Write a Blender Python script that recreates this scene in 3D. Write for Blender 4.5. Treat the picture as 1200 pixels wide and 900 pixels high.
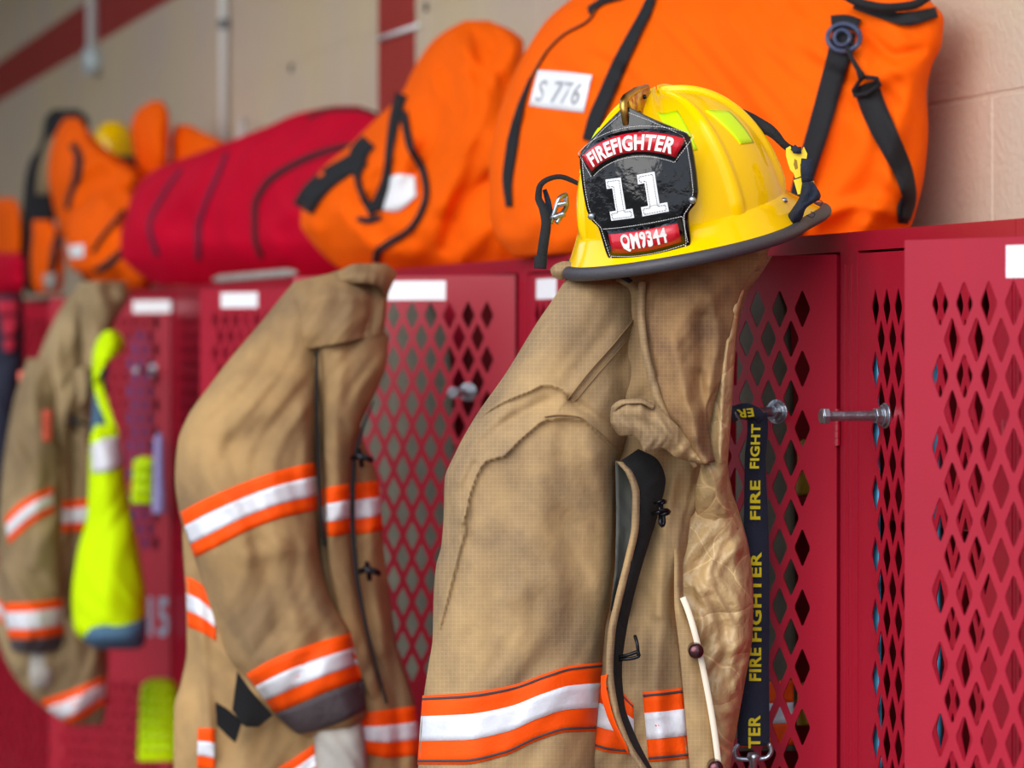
import bpy, bmesh, math, random
import numpy as np
from mathutils import Vector, Matrix
for o in list(bpy.data.objects): bpy.data.objects.remove(o)
SC = bpy.context.scene; COL = SC.collection
# ------------------------------------------------------------------ camera
F = 3500.0; HY = 391.0; ALPHA = math.radians(16.9); D = 1.374; CH = 1.713
CA, SA = math.cos(ALPHA), math.sin(ALPHA)
FWD = np.array([-CA, SA, 0.]); RGT = np.array([SA, CA, 0.]); UP = np.array([0., 0., 1.])
CAM = np.array([0., -D, CH])
cd = bpy.data.cameras.new('camera'); cam = bpy.data.objects.new('camera', cd); COL.objects.link(cam)
cam.location = CAM
cam.rotation_euler = (math.pi/2, 0, math.pi/2 - ALPHA)
cd.sensor_width = 36; cd.lens = F/1200*36; cd.shift_y = -(450-HY)/1200
cd.clip_start = .05; cd.clip_end = 200
cd.dof.use_dof = True; cd.dof.focus_distance = 3.32; cd.dof.aperture_fstop = 5.0
SC.camera = cam
# ------------------------------------------------------------------ daylight
w = bpy.data.worlds.new('world'); SC.world = w; w.use_nodes = True
nt = w.node_tree; bg = nt.nodes['Background']
tc = nt.nodes.new('ShaderNodeTexCoord'); sx = nt.nodes.new('ShaderNodeSeparateXYZ'); cr = nt.nodes.new('ShaderNodeValToRGB')
nt.links.new(tc.outputs['Generated'], sx.inputs[0]); nt.links.new(sx.outputs['Z'], cr.inputs[0]); nt.links.new(cr.outputs[0], bg.inputs[0])
cr.color_ramp.elements[0].position = 0; cr.color_ramp.elements[0].color = (.80, .86, .95, 1)
cr.color_ramp.elements[1].position = 1; cr.color_ramp.elements[1].color = (.42, .62, .95, 1)
bg.inputs['Strength'].default_value = 1.42
sl = bpy.data.lights.new('sun', 'SUN'); sl.energy = 2.3; sl.angle = math.radians(55); sl.color = (1, .95, .87)
so = bpy.data.objects.new('sun', sl); COL.objects.link(so)
so.rotation_euler = Vector((-.65, .70, -.50)).to_track_quat('-Z', 'Y').to_euler()
SC.view_settings.view_transform = 'Standard'; SC.view_settings.look = 'None'
SC.view_settings.exposure = 0.28; SC.view_settings.gamma = 1; SC.view_settings.use_curve_mapping = False
# ------------------------------------------------------------------ helpers
def lin(c): return tuple(((v/255+.055)/1.055)**2.4 if v/255 > .04045 else v/255/12.92 for v in c)
MATS = {}
def mat(name, rgb, rough=.6, metal=0, var=0, vscale=8, bump=0, bscale=60, grid=0, col2=None, coat=0, sheen=0, quilt=0, spec=None):
    if name in MATS: return MATS[name]
    m = bpy.data.materials.new(name); m.use_nodes = True; N = m.node_tree.nodes; L = m.node_tree.links
    b = N['Principled BSDF']; c = lin(rgb)
    b.inputs['Base Color'].default_value = (*c, 1); b.inputs['Roughness'].default_value = rough; b.inputs['Metallic'].default_value = metal
    if coat: b.inputs['Coat Weight'].default_value = coat; b.inputs['Coat Roughness'].default_value = .06
    if sheen: b.inputs['Sheen Weight'].default_value = sheen
    if spec is not None: b.inputs['Specular IOR Level'].default_value = spec
    g = N.new('ShaderNodeNewGeometry'); cur = None
    if var:
        n = N.new('ShaderNodeTexNoise'); n.inputs['Scale'].default_value = vscale; n.inputs['Detail'].default_value = 5; n.inputs['Roughness'].default_value = .6
        L.new(g.outputs['Position'], n.inputs['Vector'])
        r = N.new('ShaderNodeValToRGB'); d = lin(col2) if col2 else tuple(v*(1-var) for v in c)
        r.color_ramp.elements[0].position = .38; r.color_ramp.elements[0].color = (*d, 1)
        r.color_ramp.elements[1].position = .66; r.color_ramp.elements[1].color = (*c, 1)
        L.new(n.outputs['Fac'], r.inputs[0]); cur = r.outputs[0]
    hgt = None
    if grid:
        uv = N.new('ShaderNodeUVMap'); sp = N.new('ShaderNodeSeparateXYZ'); L.new(uv.outputs[0], sp.inputs[0])
        outs = []
        for ax, oth in ((0, 1), (1, 0)):
            a = N.new('ShaderNodeMath'); a.operation = 'MULTIPLY'; a.inputs[1].default_value = 1/grid; L.new(sp.outputs[ax], a.inputs[0])
            f = N.new('ShaderNodeMath'); f.operation = 'FRACT'; L.new(a.outputs[0], f.inputs[0])
            p = N.new('ShaderNodeMath'); p.operation = 'LESS_THAN'; p.inputs[1].default_value = .2; L.new(f.outputs[0], p.inputs[0])
            outs.append(p.outputs[0])
        mx = N.new('ShaderNodeMath'); mx.operation = 'MAXIMUM'; L.new(outs[0], mx.inputs[0]); L.new(outs[1], mx.inputs[1])
        n2 = N.new('ShaderNodeTexNoise'); n2.inputs['Scale'].default_value = 150; L.new(g.outputs['Position'], n2.inputs['Vector'])
        ml = N.new('ShaderNodeMath'); ml.operation = 'MULTIPLY'; L.new(mx.outputs[0], ml.inputs[0]); L.new(n2.outputs['Fac'], ml.inputs[1])
        mc = N.new('ShaderNodeMixRGB'); mc.blend_type = 'MIX'; mc.inputs[2].default_value = (*[min(1, v*1.9+.03) for v in c], 1)
        ms = N.new('ShaderNodeMath'); ms.operation = 'MULTIPLY'; ms.inputs[1].default_value = .19; L.new(ml.outputs[0], ms.inputs[0])
        L.new(ms.outputs[0], mc.inputs[0])
        if cur: L.new(cur, mc.inputs[1])
        else: mc.inputs[1].default_value = (*c, 1)
        cur = mc.outputs[0]; hgt = ml.outputs[0]
    if quilt:
        uv = N.new('ShaderNodeUVMap')
        nz = N.new('ShaderNodeTexNoise'); nz.inputs['Scale'].default_value = 14; nz.inputs['Detail'].default_value = 1; L.new(uv.outputs[0], nz.inputs['Vector'])
        va = N.new('ShaderNodeVectorMath'); va.operation = 'MULTIPLY_ADD'; va.inputs[1].default_value = (.09, .09, 0); L.new(nz.outputs['Color'], va.inputs[0]); L.new(uv.outputs[0], va.inputs[2])
        v = N.new('ShaderNodeTexVoronoi'); v.feature = 'DISTANCE_TO_EDGE'; v.inputs['Scale'].default_value = quilt; L.new(va.outputs[0], v.inputs['Vector'])
        mr = N.new('ShaderNodeMapRange'); mr.inputs['From Max'].default_value = .022; L.new(v.outputs['Distance'], mr.inputs['Value'])
        mc = N.new('ShaderNodeMixRGB'); mc.inputs[1].default_value = (*[min(1, k*1.22) for k in c], 1); L.new(mr.outputs[0], mc.inputs[0])
        if cur: L.new(cur, mc.inputs[2])
        else: mc.inputs[2].default_value = (*c, 1)
        cur = mc.outputs[0]
        mr2 = N.new('ShaderNodeMapRange'); mr2.inputs['From Max'].default_value = .3; L.new(v.outputs['Distance'], mr2.inputs['Value'])
        hgt = mr2.outputs[0]
    if cur: L.new(cur, b.inputs['Base Color'])
    if bump:
        n = N.new('ShaderNodeTexNoise'); n.inputs['Scale'].default_value = bscale; n.inputs['Detail'].default_value = 6; L.new(g.outputs['Position'], n.inputs['Vector'])
        bp = N.new('ShaderNodeBump'); bp.inputs['Strength'].default_value = bump; bp.inputs['Distance'].default_value = .01
        L.new(n.outputs['Fac'], bp.inputs['Height']); last = bp
        if hgt:
            b2 = N.new('ShaderNodeBump'); b2.inputs['Strength'].default_value = .5 if quilt else .25; b2.inputs['Distance'].default_value = .006 if quilt else .001
            L.new(hgt, b2.inputs['Height']); L.new(bp.outputs[0], b2.inputs['Normal']); last = b2
        L.new(last.outputs[0], b.inputs['Normal'])
    MATS[name] = m; return m
TAN = mat('tan_ripstop', (176, 144, 100), .85, var=.3, vscale=9, bump=.25, bscale=35, grid=.0046, spec=.2, col2=(136, 112, 84))
TAN2 = mat('tan_canvas', (178, 142, 94), .88, var=.3, vscale=5, bump=.2, bscale=30, spec=.2, col2=(132, 106, 76))
TAN3 = mat('tan_canvas_far', (160, 136, 98), .88, var=.3, vscale=5, bump=.2, bscale=30, col2=(125, 104, 74))
QUILT = mat('quilted_liner', (206, 172, 122), .4, var=.25, vscale=26, bump=.7, bscale=34, quilt=17)
TANC = mat('tan_collar', (162, 126, 84), .85, var=.45, vscale=11, bump=.25, bscale=35, grid=.0046, spec=.2, col2=(112, 84, 62))
VELCRO = mat('black_pile', (14, 13, 15), .95, bump=.6, bscale=900)
ORTR = mat('fluorescent_orange_tape', (255, 84, 8), .6, spec=.15, var=.12, vscale=25, bump=.1, bscale=300)
SILV = mat('silver_tape', (226, 226, 232), .38, var=.12, vscale=30, bump=.1, bscale=200)
STIT = mat('dark_thread', (70, 60, 62), .9)
WTHR = mat('white_thread', (232, 228, 222), .8)
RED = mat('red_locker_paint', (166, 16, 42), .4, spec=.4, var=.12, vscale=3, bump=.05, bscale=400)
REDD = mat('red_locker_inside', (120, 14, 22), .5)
ORB = mat('orange_bag_cloth', (255, 100, 0), .8, var=.1, vscale=5, bump=.3, bscale=14, spec=.12)
REDB = mat('red_bag_cloth', (205, 0, 44), .75, var=.15, vscale=4, bump=.3, bscale=10, spec=.12)
WEB = mat('black_webbing', (17, 17, 21), .8, bump=.3, bscale=500)
NAVY = mat('navy_webbing', (22, 32, 52), .8, bump=.4, bscale=600)
YEL = mat('yellow_shell', (252, 200, 0), .13, bump=.01, bscale=60, spec=.3)
YELP = mat('yellow_plastic', (250, 212, 20), .35)
BLKL = mat('black_patent_leather', (5, 5, 7), .1, bump=.6, bscale=24)
RUB = mat('dark_rubber', (66, 62, 66), .5, bump=.1, bscale=200)
STEEL = mat('zinc_steel', (176, 182, 190), .28, metal=.9, var=.3, vscale=70, bump=.15, bscale=150)
DSTEEL = mat('dark_steel', (40, 40, 44), .3, metal=.9)
BRASS = mat('brass', (186, 142, 70), .28, metal=1)
LIMEP = mat('lime_reflective', (214, 250, 0), .35)
LIME = mat('lime_cloth', (208, 244, 0), .8, spec=.12, var=.1, vscale=6, bump=.2, bscale=20)
WHITE = mat('white_label', (240, 240, 242), .6)
REDP = mat('red_patch', (206, 22, 40), .25, var=.15, vscale=50, coat=.3)
NAVC = mat('navy_cloth', (30, 34, 54), .85, bump=.2, bscale=40)
BLUEC = mat('blue_cloth', (80, 170, 215), .7)
SLATE = mat('slate_blue_cloth', (66, 100, 128), .8)
GREY = mat('grey_cloth', (172, 166, 158), .85, var=.15, vscale=20, bump=.2, bscale=40)
CUFF = mat('charcoal_cuff', (74, 64, 68), .9, bump=.3, bscale=100)
OLIVE = mat('olive_grey_cloth', (98, 92, 76), .9, var=.3, vscale=12, bump=.3, bscale=30)
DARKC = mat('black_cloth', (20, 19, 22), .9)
YTXT = mat('yellow_woven_letters', (214, 196, 20), .8)
INK = mat('grey_ink', (168, 168, 172), .8)
PINK = mat('coral_tape', (250, 110, 90), .7)
LAV = mat('lavender_cloth', (176, 168, 226), .7)
BGREY = mat('number_grey', (138, 150, 170), .6)
PVC = mat('conduit_paint', (238, 242, 240), .5)
CRED = mat('crimson_letters', (190, 30, 60), .7)

ORIG = {}
def org(p): return ORIG.get(p.name, np.zeros(3)) if p else np.zeros(3)
def empty(name, loc, label, cat, group=None):
    o = bpy.data.objects.new(name, None); COL.objects.link(o); o.location = loc; o.empty_display_size = .05
    ORIG[o.name] = np.array(loc, float); o['label'] = label; o['category'] = cat
    if group: o['group'] = group
    return o
def tag(o, label, cat, group=None):
    o['label'] = label; o['category'] = cat
    if group: o['group'] = group
    return o
def mesh(name, V, Fc, m, parent=None, smooth=True, uv=None, base=None):
    V = np.asarray(V, float)
    if parent: o_ = org(parent)
    elif base is not None: o_ = np.array(base, float)
    else: o_ = np.zeros(3)
    me = bpy.data.meshes.new(name); me.from_pydata((V-o_).tolist(), [], [tuple(int(i) for i in f) for f in Fc])
    if m: me.materials.append(m)
    if uv is not None:
        ul = me.uv_layers.new(name='UVMap'); idx = np.zeros(len(me.loops), int); me.loops.foreach_get('vertex_index', idx)
        ul.data.foreach_set('uv', np.asarray(uv)[idx].astype(np.float32).ravel())
    if smooth: me.polygons.foreach_set('use_smooth', [True]*len(me.polygons))
    o = bpy.data.objects.new(name, me); COL.objects.link(o)
    if parent: o.parent = parent; ORIG[o.name] = o_
    else: o.location = o_; ORIG[o.name] = o_
    return o
class MB:
    def __init__(s): s.v = []; s.f = []
    def add(s, V, Fc):
        n = len(s.v); s.v += [tuple(map(float, p)) for p in V]; s.f += [tuple(int(i)+n for i in f) for f in Fc]; return s
    def box(s, lo, hi):
        x0, y0, z0 = lo; x1, y1, z1 = hi
        return s.add([(x0,y0,z0),(x1,y0,z0),(x1,y1,z0),(x0,y1,z0),(x0,y0,z1),(x1,y0,z1),(x1,y1,z1),(x0,y1,z1)],
              [(0,3,2,1),(4,5,6,7),(0,1,5,4),(1,2,6,5),(2,3,7,6),(3,0,4,7)])
    def tube(s, pts, r, n=10, caps=True):
        pts = np.asarray(pts, float); R = r if hasattr(r, '__len__') else [r]*len(pts)
        T = np.gradient(pts, axis=0); T /= np.linalg.norm(T, axis=1)[:, None]+1e-12
        a = np.cross(T[0], [0, 0, 1.]);
        if np.linalg.norm(a) < .1: a = np.cross(T[0], [1., 0, 0])
        a /= np.linalg.norm(a); V = []
        for i, p in enumerate(pts):
            a = a-T[i]*a.dot(T[i]); a /= np.linalg.norm(a)+1e-12; b = np.cross(T[i], a)
            for k in range(n):
                q = 2*math.pi*k/n; V.append(p+R[i]*(a*math.cos(q)+b*math.sin(q)))
        Fc = [(i*n+k, i*n+(k+1) % n, (i+1)*n+(k+1) % n, (i+1)*n+k) for i in range(len(pts)-1) for k in range(n)]
        if caps: Fc += [tuple(range(n))[::-1], tuple((len(pts)-1)*n+k for k in range(n))]
        return s.add(V, Fc)
    def build(s, name, m, parent=None, smooth=False, base=None): return mesh(name, s.v, s.f, m, parent, smooth, base=base)
def P(px, py, Z):
    px, py, Z = np.broadcast_arrays(np.asarray(px, float), np.asarray(py, float), np.asarray(Z, float))
    return CAM + RGT*((px-600)/F*Z)[..., None] + FWD*Z[..., None] + UP*((HY-py)/F*Z)[..., None]
def zw(px, wy): return (wy+D)/CA*F/(px+F*math.tan(ALPHA)-600)     # depth of the point seen at px at distance wy from the locker fronts
def smooth_curve(pts, n=60):
    pts = np.asarray(pts, float); d = np.r_[0, np.cumsum(np.linalg.norm(np.diff(pts[:, :2], axis=0), axis=1))]; t = np.linspace(0, d[-1], n)
    return np.stack([hermite(d, pts[:, k], t) for k in range(pts.shape[1])], 1)
def hermite(X, Y, t):
    X = np.asarray(X, float); Y = np.asarray(Y, float); t = np.clip(t, X[0], X[-1])
    if len(X) == 2: return np.interp(t, X, Y)
    h = np.diff(X); dl = np.diff(Y)/h; m = np.zeros(len(X)); m[0] = dl[0]; m[-1] = dl[-1]
    for i in range(1, len(X)-1):
        m[i] = 0 if dl[i-1]*dl[i] <= 0 else 3*(h[i]+h[i-1])/((2*h[i]+h[i-1])/dl[i-1]+(h[i]+2*h[i-1])/dl[i])
    i = np.clip(np.searchsorted(X, t, side='right')-1, 0, len(X)-2); s = (t-X[i])/h[i]
    return (2*s**3-3*s**2+1)*Y[i]+(s**3-2*s**2+s)*h[i]*m[i]+(-2*s**3+3*s**2)*Y[i+1]+(s**3-s**2)*h[i]*m[i+1]
def wob(x, y, seed, sc, an=.4):
    r = np.random.RandomState(seed); o = 0*x
    xw = x+sc*.35*np.sin(y/sc*2.1+seed); yw = y+sc*.35*np.sin(x/sc*2.6+seed*2)
    for k in range(9):
        f = 2**(k/3.2); th = r.uniform(-1, 1)*.9
        o = o+np.sin(2*np.pi*f/sc*(xw*math.cos(th)+yw*math.sin(th)*an)+r.uniform(0, 6.28))/f**1.1
    return o/2.6
def fold_disp(x, y, folds):
    o = np.zeros_like(x)
    for kind, pts, amp, wd in folds:
        pts = smooth_curve(pts, 24)[:, :2]; best = np.full(x.shape, 1e9); sg = np.zeros_like(x)
        for a, b in zip(pts[:-1], pts[1:]):
            ab = b-a; L2 = ab.dot(ab)+1e-9; t = np.clip(((x-a[0])*ab[0]+(y-a[1])*ab[1])/L2, 0, 1)
            dx = x-a[0]-t*ab[0]; dy = y-a[1]-t*ab[1]; d = np.hypot(dx, dy); mk = d < best
            best = np.where(mk, d, best); sg = np.where(mk, np.sign(ab[0]*dy-ab[1]*dx), sg)
        if kind == 'r': o += amp*np.exp(-(best/wd)**2)
        else:            # a step: raised on the right-hand side of the drawn direction, fading away from it
            edge = np.clip(.5+sg*best/1.6, 0, 1); o += amp*edge*np.exp(-best/wd)
    return o
class Panel:
    """Cloth body given by its outline rows (y, x_left, x_right, depth_left, depth_right, swell) with a front and a back."""
    def __init__(s, rows, folds=(), noise=(.0, 60), e=2.6, seed=1, zmin=None, thick=.4, an=.4):
        r = np.array(rows, float); s.y = r[:, 0]; s.r = r; s.folds = list(folds); s.noise = noise; s.e = e; s.seed = seed; s.zmin = zmin; s.thick = thick; s.an = an
    def row(s, y): return [hermite(s.y, s.r[:, k], y) for k in range(1, 6)]
    def uvals(s, x, y):
        xl, xr, zl, zr, B = s.row(y); u = np.clip((x-xl)/np.maximum(xr-xl, 1e-3), 0, 1)
        pr = np.sqrt(np.clip(1-np.abs(2*u-1)**s.e, 0, 1)); return u, zl+(zr-zl)*u, B, pr
    def surf(s, x, y, off=0.):
        x = np.asarray(x, float); y = np.asarray(y, float); u, zb, B, pr = s.uvals(x, y)
        d = fold_disp(x, y, s.folds)
        if s.noise[0]: d = d+s.noise[0]*wob(x, y, s.seed, s.noise[1], s.an)
        Z = zb-B*pr-d*np.minimum(1, pr*1.6)-off; q = P(x, y, Z)
        if s.zmin is not None: q[..., 2] = np.maximum(q[..., 2], s.zmin)
        return q
    def build(s, name, m, parent=None, step=3., base=None):
        y0, y1 = s.y[0], s.y[-1]; ny = max(6, int((y1-y0)/step)); w = (s.r[:, 2]-s.r[:, 1]).max(); nx = max(8, int(w/step))
        yy = np.linspace(y0, y1, ny+1); th = np.linspace(0, 1, nx+1); uu = .5-.5*np.cos(th*np.pi); uu = .5*uu+.5*th
        Y, U = np.meshgrid(yy, uu, indexing='ij'); xl, xr, zl, zr, B = s.row(Y); X = xl+(xr-xl)*U
        Fr = s.surf(X, Y); pr = np.sqrt(np.clip(1-np.abs(2*U-1)**s.e, 0, 1)); Bk = P(X, Y, zl+(zr-zl)*U+B*s.thick*pr+.002)
        if s.zmin is not None: Bk[..., 2] = np.maximum(Bk[..., 2], s.zmin)
        n = nx+1; id_ = np.arange((ny+1)*n).reshape(ny+1, n); a, b, c, d = id_[:-1, :-1].ravel(), id_[:-1, 1:].ravel(), id_[1:, 1:].ravel(), id_[1:, :-1].ravel()
        Fc = list(zip(a, d, c, b)); k = (ny+1)*n; Fc += list(zip(a+k, b+k, c+k, d+k))
        rim = list(id_[0, :])+list(id_[1:, -1])+list(id_[-1, :-1][::-1])+list(id_[1:-1, 0][::-1])
        Fc += [(rim[i], rim[(i+1) % len(rim)], rim[(i+1) % len(rim)]+k, rim[i]+k) for i in range(len(rim))]
        Zm = float(np.mean(s.r[:, 3:5])); uv = np.stack([X.ravel()*Zm/F, Y.ravel()*Zm/F], 1)
        return mesh(name, np.r_[Fr.reshape(-1, 3), Bk.reshape(-1, 3)], Fc, m, parent, True, np.r_[uv, uv], base)
    def patch(s, name, top, bot, m, parent, t0=0., t1=1., off=.0016, n=None, nt=None, lift=0):
        L = max(np.ptp(np.array(top)[:, 0]), np.ptp(np.array(top)[:, 1])); n = n or max(6, int(L/3.)); nt = nt or 6
        A = smooth_curve(top, n); B = smooth_curve(bot, n); t = np.linspace(t0, t1, nt)[:, None, None]
        Q = A[None]*(1-t)+B[None]*t; X, Y = Q[..., 0], Q[..., 1]; off_ = off+lift*np.sin(np.pi*np.linspace(0, 1, nt))[:, None]
        return skin(name, s.surf(X, Y, off_), s.surf(X, Y, -.003), m, parent, np.stack([X*3.4/F, Y*3.4/F], -1))
    def ribbon(s, name, pts, wd, m, parent, off=.003, nt=4, lift=0):
        c = smooth_curve(pts, max(8, int(sum(math.dist(a[:2], b[:2]) for a, b in zip(pts[:-1], pts[1:]))/4)))[:, :2]
        T = np.gradient(c, axis=0); T /= np.linalg.norm(T, axis=1)[:, None]+1e-9; Nn = np.stack([-T[:, 1], T[:, 0]], 1)
        W = np.interp(np.linspace(0, 1, len(c)), np.linspace(0, 1, len(wd)), wd)[:, None]/2 if hasattr(wd, '__len__') else wd/2
        t = np.linspace(-1, 1, nt)[:, None, None]; Q = c[None]+Nn[None]*t*W; X, Y = Q[..., 0], Q[..., 1]
        return skin(name, s.surf(X, Y, off+lift), s.surf(X, Y, -.003), m, parent)
def skin(name, Fr, Bk, m, parent, uv=None, base=None):
    nt, n = Fr.shape[:2]; id_ = np.arange(nt*n).reshape(nt, n); a, b, c, d = id_[:-1, :-1].ravel(), id_[:-1, 1:].ravel(), id_[1:, 1:].ravel(), id_[1:, :-1].ravel()
    k = nt*n; Fc = list(zip(a, d, c, b))+list(zip(a+k, b+k, c+k, d+k))
    rim = list(id_[0, :])+list(id_[1:, -1])+list(id_[-1, :-1][::-1])+list(id_[1:-1, 0][::-1])
    r2 = [(rim[i], rim[(i+1) % len(rim)], rim[(i+1) % len(rim)]+k, rim[i]+k) for i in range(len(rim))]
    if uv is not None: uv = np.r_[uv.reshape(-1, 2), uv.reshape(-1, 2)]
    o = mesh(name, np.r_[Fr.reshape(-1, 3), Bk.reshape(-1, 3)], Fc+r2, m, parent, True, uv, base)
    for p in o.data.polygons[len(Fc):]: p.use_smooth = False
    return o
def loft(name, A, B, m, parent, bulge=0., thick=.003, n=50, nt=14, noise=(0, 50), folds=(), seed=3, base=None, curl=0.):
    """Cloth between two edges A and B, each a list of (px, py, depth)."""
    A = smooth_curve(A, n); B = smooth_curve(B, n); t = np.linspace(0, 1, nt)[:, None]; Q = A[None]*(1-t[..., None])+B[None]*t[..., None]
    X, Y = Q[..., 0], Q[..., 1]; d = fold_disp(X, Y, folds)+(noise[0]*wob(X, Y, seed, noise[1]) if noise[0] else 0)
    Z = Q[..., 2]-bulge*np.sin(np.pi*t)-d-curl*(2*t-1)**4
    return skin(name, P(X, Y, Z), P(X, Y, Z+thick), m, parent, np.stack([X, Y], -1)*np.mean(A[:, 2])/F, base)
def strap(name, pts, wd, m, parent=None, thick=.003, n=None, base=None, nt=3):
    """Webbing along (px, py, depth) points, width in pixels."""
    n = n or max(8, int(sum(math.dist(a[:2], b[:2]) for a, b in zip(pts[:-1], pts[1:]))/4)); c = smooth_curve(pts, n)
    T = np.gradient(c[:, :2], axis=0); T /= np.linalg.norm(T, axis=1)[:, None]+1e-9; Nn = np.stack([-T[:, 1], T[:, 0], 0*T[:, 0]], 1)
    W = (np.interp(np.linspace(0, 1, n), np.linspace(0, 1, len(wd)), wd) if hasattr(wd, '__len__') else np.full(n, wd))[:, None]/2
    Q = c[None]+Nn[None]*np.linspace(-1, 1, nt)[:, None, None]*W
    return skin(name, P(Q[..., 0], Q[..., 1], Q[..., 2]), P(Q[..., 0], Q[..., 1], Q[..., 2]+thick), m, parent, None, base)
def tubep(name, pts, r, m, parent=None, n=8, base=None, ns=None, closed=False):
    c = smooth_curve(pts, ns or 4*len(pts)); return MB().tube(P(c[:, 0], c[:, 1], c[:, 2]), r, n).build(name, m, parent, True, base)
def band(pan, parent, top, bot, f0=.3, f1=.68, off=.0016, stitch=True, mo=None):
    o = pan.patch('trim_band', top, bot, mo or ORTR, parent, off=off, nt=8)
    w = pan.patch('reflective_tape', top, bot, SILV, o, f0, f1, off=off+.0009, nt=5)
    if stitch:
        for t0 in (.035, .93): pan.patch('stitching', top, bot, STIT, o, t0, t0+.035, off=off+.001, nt=2)
    return o
_fc = {}
def glyphs(txt, bold=.02):
    """Outline of the lettering, scaled to a unit box."""
    if (txt, bold) not in _fc:
        c = bpy.data.curves.new('t', 'FONT'); c.body = txt; c.offset = bold; c.resolution_u = 3; c.space_character = 1.08
        o = bpy.data.objects.new('t', c); COL.objects.link(o); dg = bpy.context.evaluated_depsgraph_get(); dg.update()
        me = bpy.data.meshes.new_from_object(o.evaluated_get(dg)); V = np.array([v.co[:2] for v in me.vertices]); Fc = [tuple(p.vertices) for p in me.polygons]
        bpy.data.objects.remove(o); bpy.data.curves.remove(c); bpy.data.meshes.remove(me)
        lo, hi = V.min(0), V.max(0); _fc[txt, bold] = ((V-lo)/(hi-lo), Fc, (hi[0]-lo[0])/(hi[1]-lo[1]))
    return _fc[txt, bold]
def raised(name, V2, Fc, fn, m, parent, h=.0006):
    """Lettering lifted off a surface; fn(x, y, height) gives the place of a flat point."""
    Fr = np.array([fn(x, y, h) for x, y in V2]); Bk = np.array([fn(x, y, -.0004) for x, y in V2]); n = len(V2); ed = {}
    for f in Fc:
        for i in range(len(f)):
            a, b = f[i], f[(i+1) % len(f)]
            if (b, a) in ed: del ed[(b, a)]
            else: ed[(a, b)] = 1
    return mesh(name, np.r_[Fr, Bk], list(Fc)+[tuple(i+n for i in f[::-1]) for f in Fc]+[(b, a, a+n, b+n) for a, b in ed], m, parent, False)
# ------------------------------------------------------------------ setting
def struct(o): o['kind'] = 'structure'; return o
WY = .40; LTOP = 1.83
struct(MB().box((-18, -40, -.1), (40, 12, 0)).build('floor', mat('concrete', (122, 114, 104), .8, var=.2, vscale=2)))
struct(MB().box((-18, -2.3, 4.2), (-2.2, .6, 4.35)).build('ceiling_overhang', mat('ceiling_paint', (120, 112, 98), .9)))  # unseen ceiling, cut back to an overhang so the sun reaches the lockers
struct(MB().box((-18, -4.2, 0), (-7.0, -4, 4.2)).build('shade_wall', mat('shade_wall_paint', (120, 104, 84), .9)))  # unseen wall added to darken the far left end of the row
struct(MB().box((-18.2, -9, 0), (-18, .8, 4.2)).build('wall_left', mat('end_wall_paint', (120, 104, 84), .9)))
wm = mat('block_wall_paint', (206, 186, 152), .85)
N = wm.node_tree.nodes; L = wm.node_tree.links; b = N['Principled BSDF']
g = N.new('ShaderNodeNewGeometry'); sp = N.new('ShaderNodeSeparateXYZ'); L.new(g.outputs['Position'], sp.inputs[0])
def mth(op, a, b_):
    m = N.new('ShaderNodeMath'); m.operation = op
    for i, v in enumerate((a, b_)):
        if isinstance(v, (int, float)): m.inputs[i].default_value = v
        else: L.new(v, m.inputs[i])
    return m.outputs[0]
def between(s, lo, hi): return mth('MULTIPLY', mth('GREATER_THAN', s, lo), mth('LESS_THAN', s, hi))
SX0, SX1 = -(zw(487, WY)-(WY+D)*SA)/CA, -(zw(443, WY)-(WY+D)*SA)/CA
def wall_z(px, py): return CH+(HY-py)/F*zw(px, WY)
BZ0, BZ1 = wall_z(0, 118), wall_z(0, 72)
isred = mth('MAXIMUM', between(sp.outputs[0], SX1, SX0), between(sp.outputs[2], BZ0, BZ1))
n1 = N.new('ShaderNodeTexNoise'); n1.inputs['Scale'].default_value = 1.6; n1.inputs['Detail'].default_value = 6; L.new(g.outputs['Position'], n1.inputs['Vector'])
r1 = N.new('ShaderNodeValToRGB'); r1.color_ramp.elements[0].position = .35; r1.color_ramp.elements[0].color = (*lin((200, 182, 166)), 1)
r1.color_ramp.elements[1].position = .65; r1.color_ramp.elements[1].color = (*lin((208, 188, 152)), 1); L.new(n1.outputs['Fac'], r1.inputs[0])
mx = N.new('ShaderNodeMixRGB'); L.new(isred, mx.inputs[0]); L.new(r1.outputs[0], mx.inputs[1]); mx.inputs[2].default_value = (*lin((158, 44, 34)), 1)
L.new(mx.outputs[0], b.inputs['Base Color'])
n2 = N.new('ShaderNodeTexNoise'); n2.inputs['Scale'].default_value = 90; L.new(g.outputs['Position'], n2.inputs['Vector'])
bp = N.new('ShaderNodeBump'); bp.inputs['Strength'].default_value = .25; bp.inputs['Distance'].default_value = .01; L.new(n2.outputs['Fac'], bp.inputs['Height']); L.new(bp.outputs[0], b.inputs['Normal'])
wall = struct(MB().box((-18, WY+.0015, 0), (-1.2, WY+.2, 4.2)).build('wall_back', wm))
# concrete blocks proud of their joints, one mesh shared
bw, bh, gp = .4064, .2032, .005
mb = MB().box((gp/2, WY, gp/2), (bw-gp/2, WY+.004, bh-gp/2)); blk = None
for j in range(9, 17):
    for i in range(26):
        x = -3.02 - (i+1)*bw + (j % 2)*bw/2; z = j*bh
        if blk is None:
            blk = mb.build('block', wm, wall)
            bv = blk.modifiers.new('b', 'BEVEL'); bv.width = .0015; bv.segments = 1; o = blk
        else:
            o = blk.copy(); COL.objects.link(o); o.parent = wall
        o.location = (x, 0, z)
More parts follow.
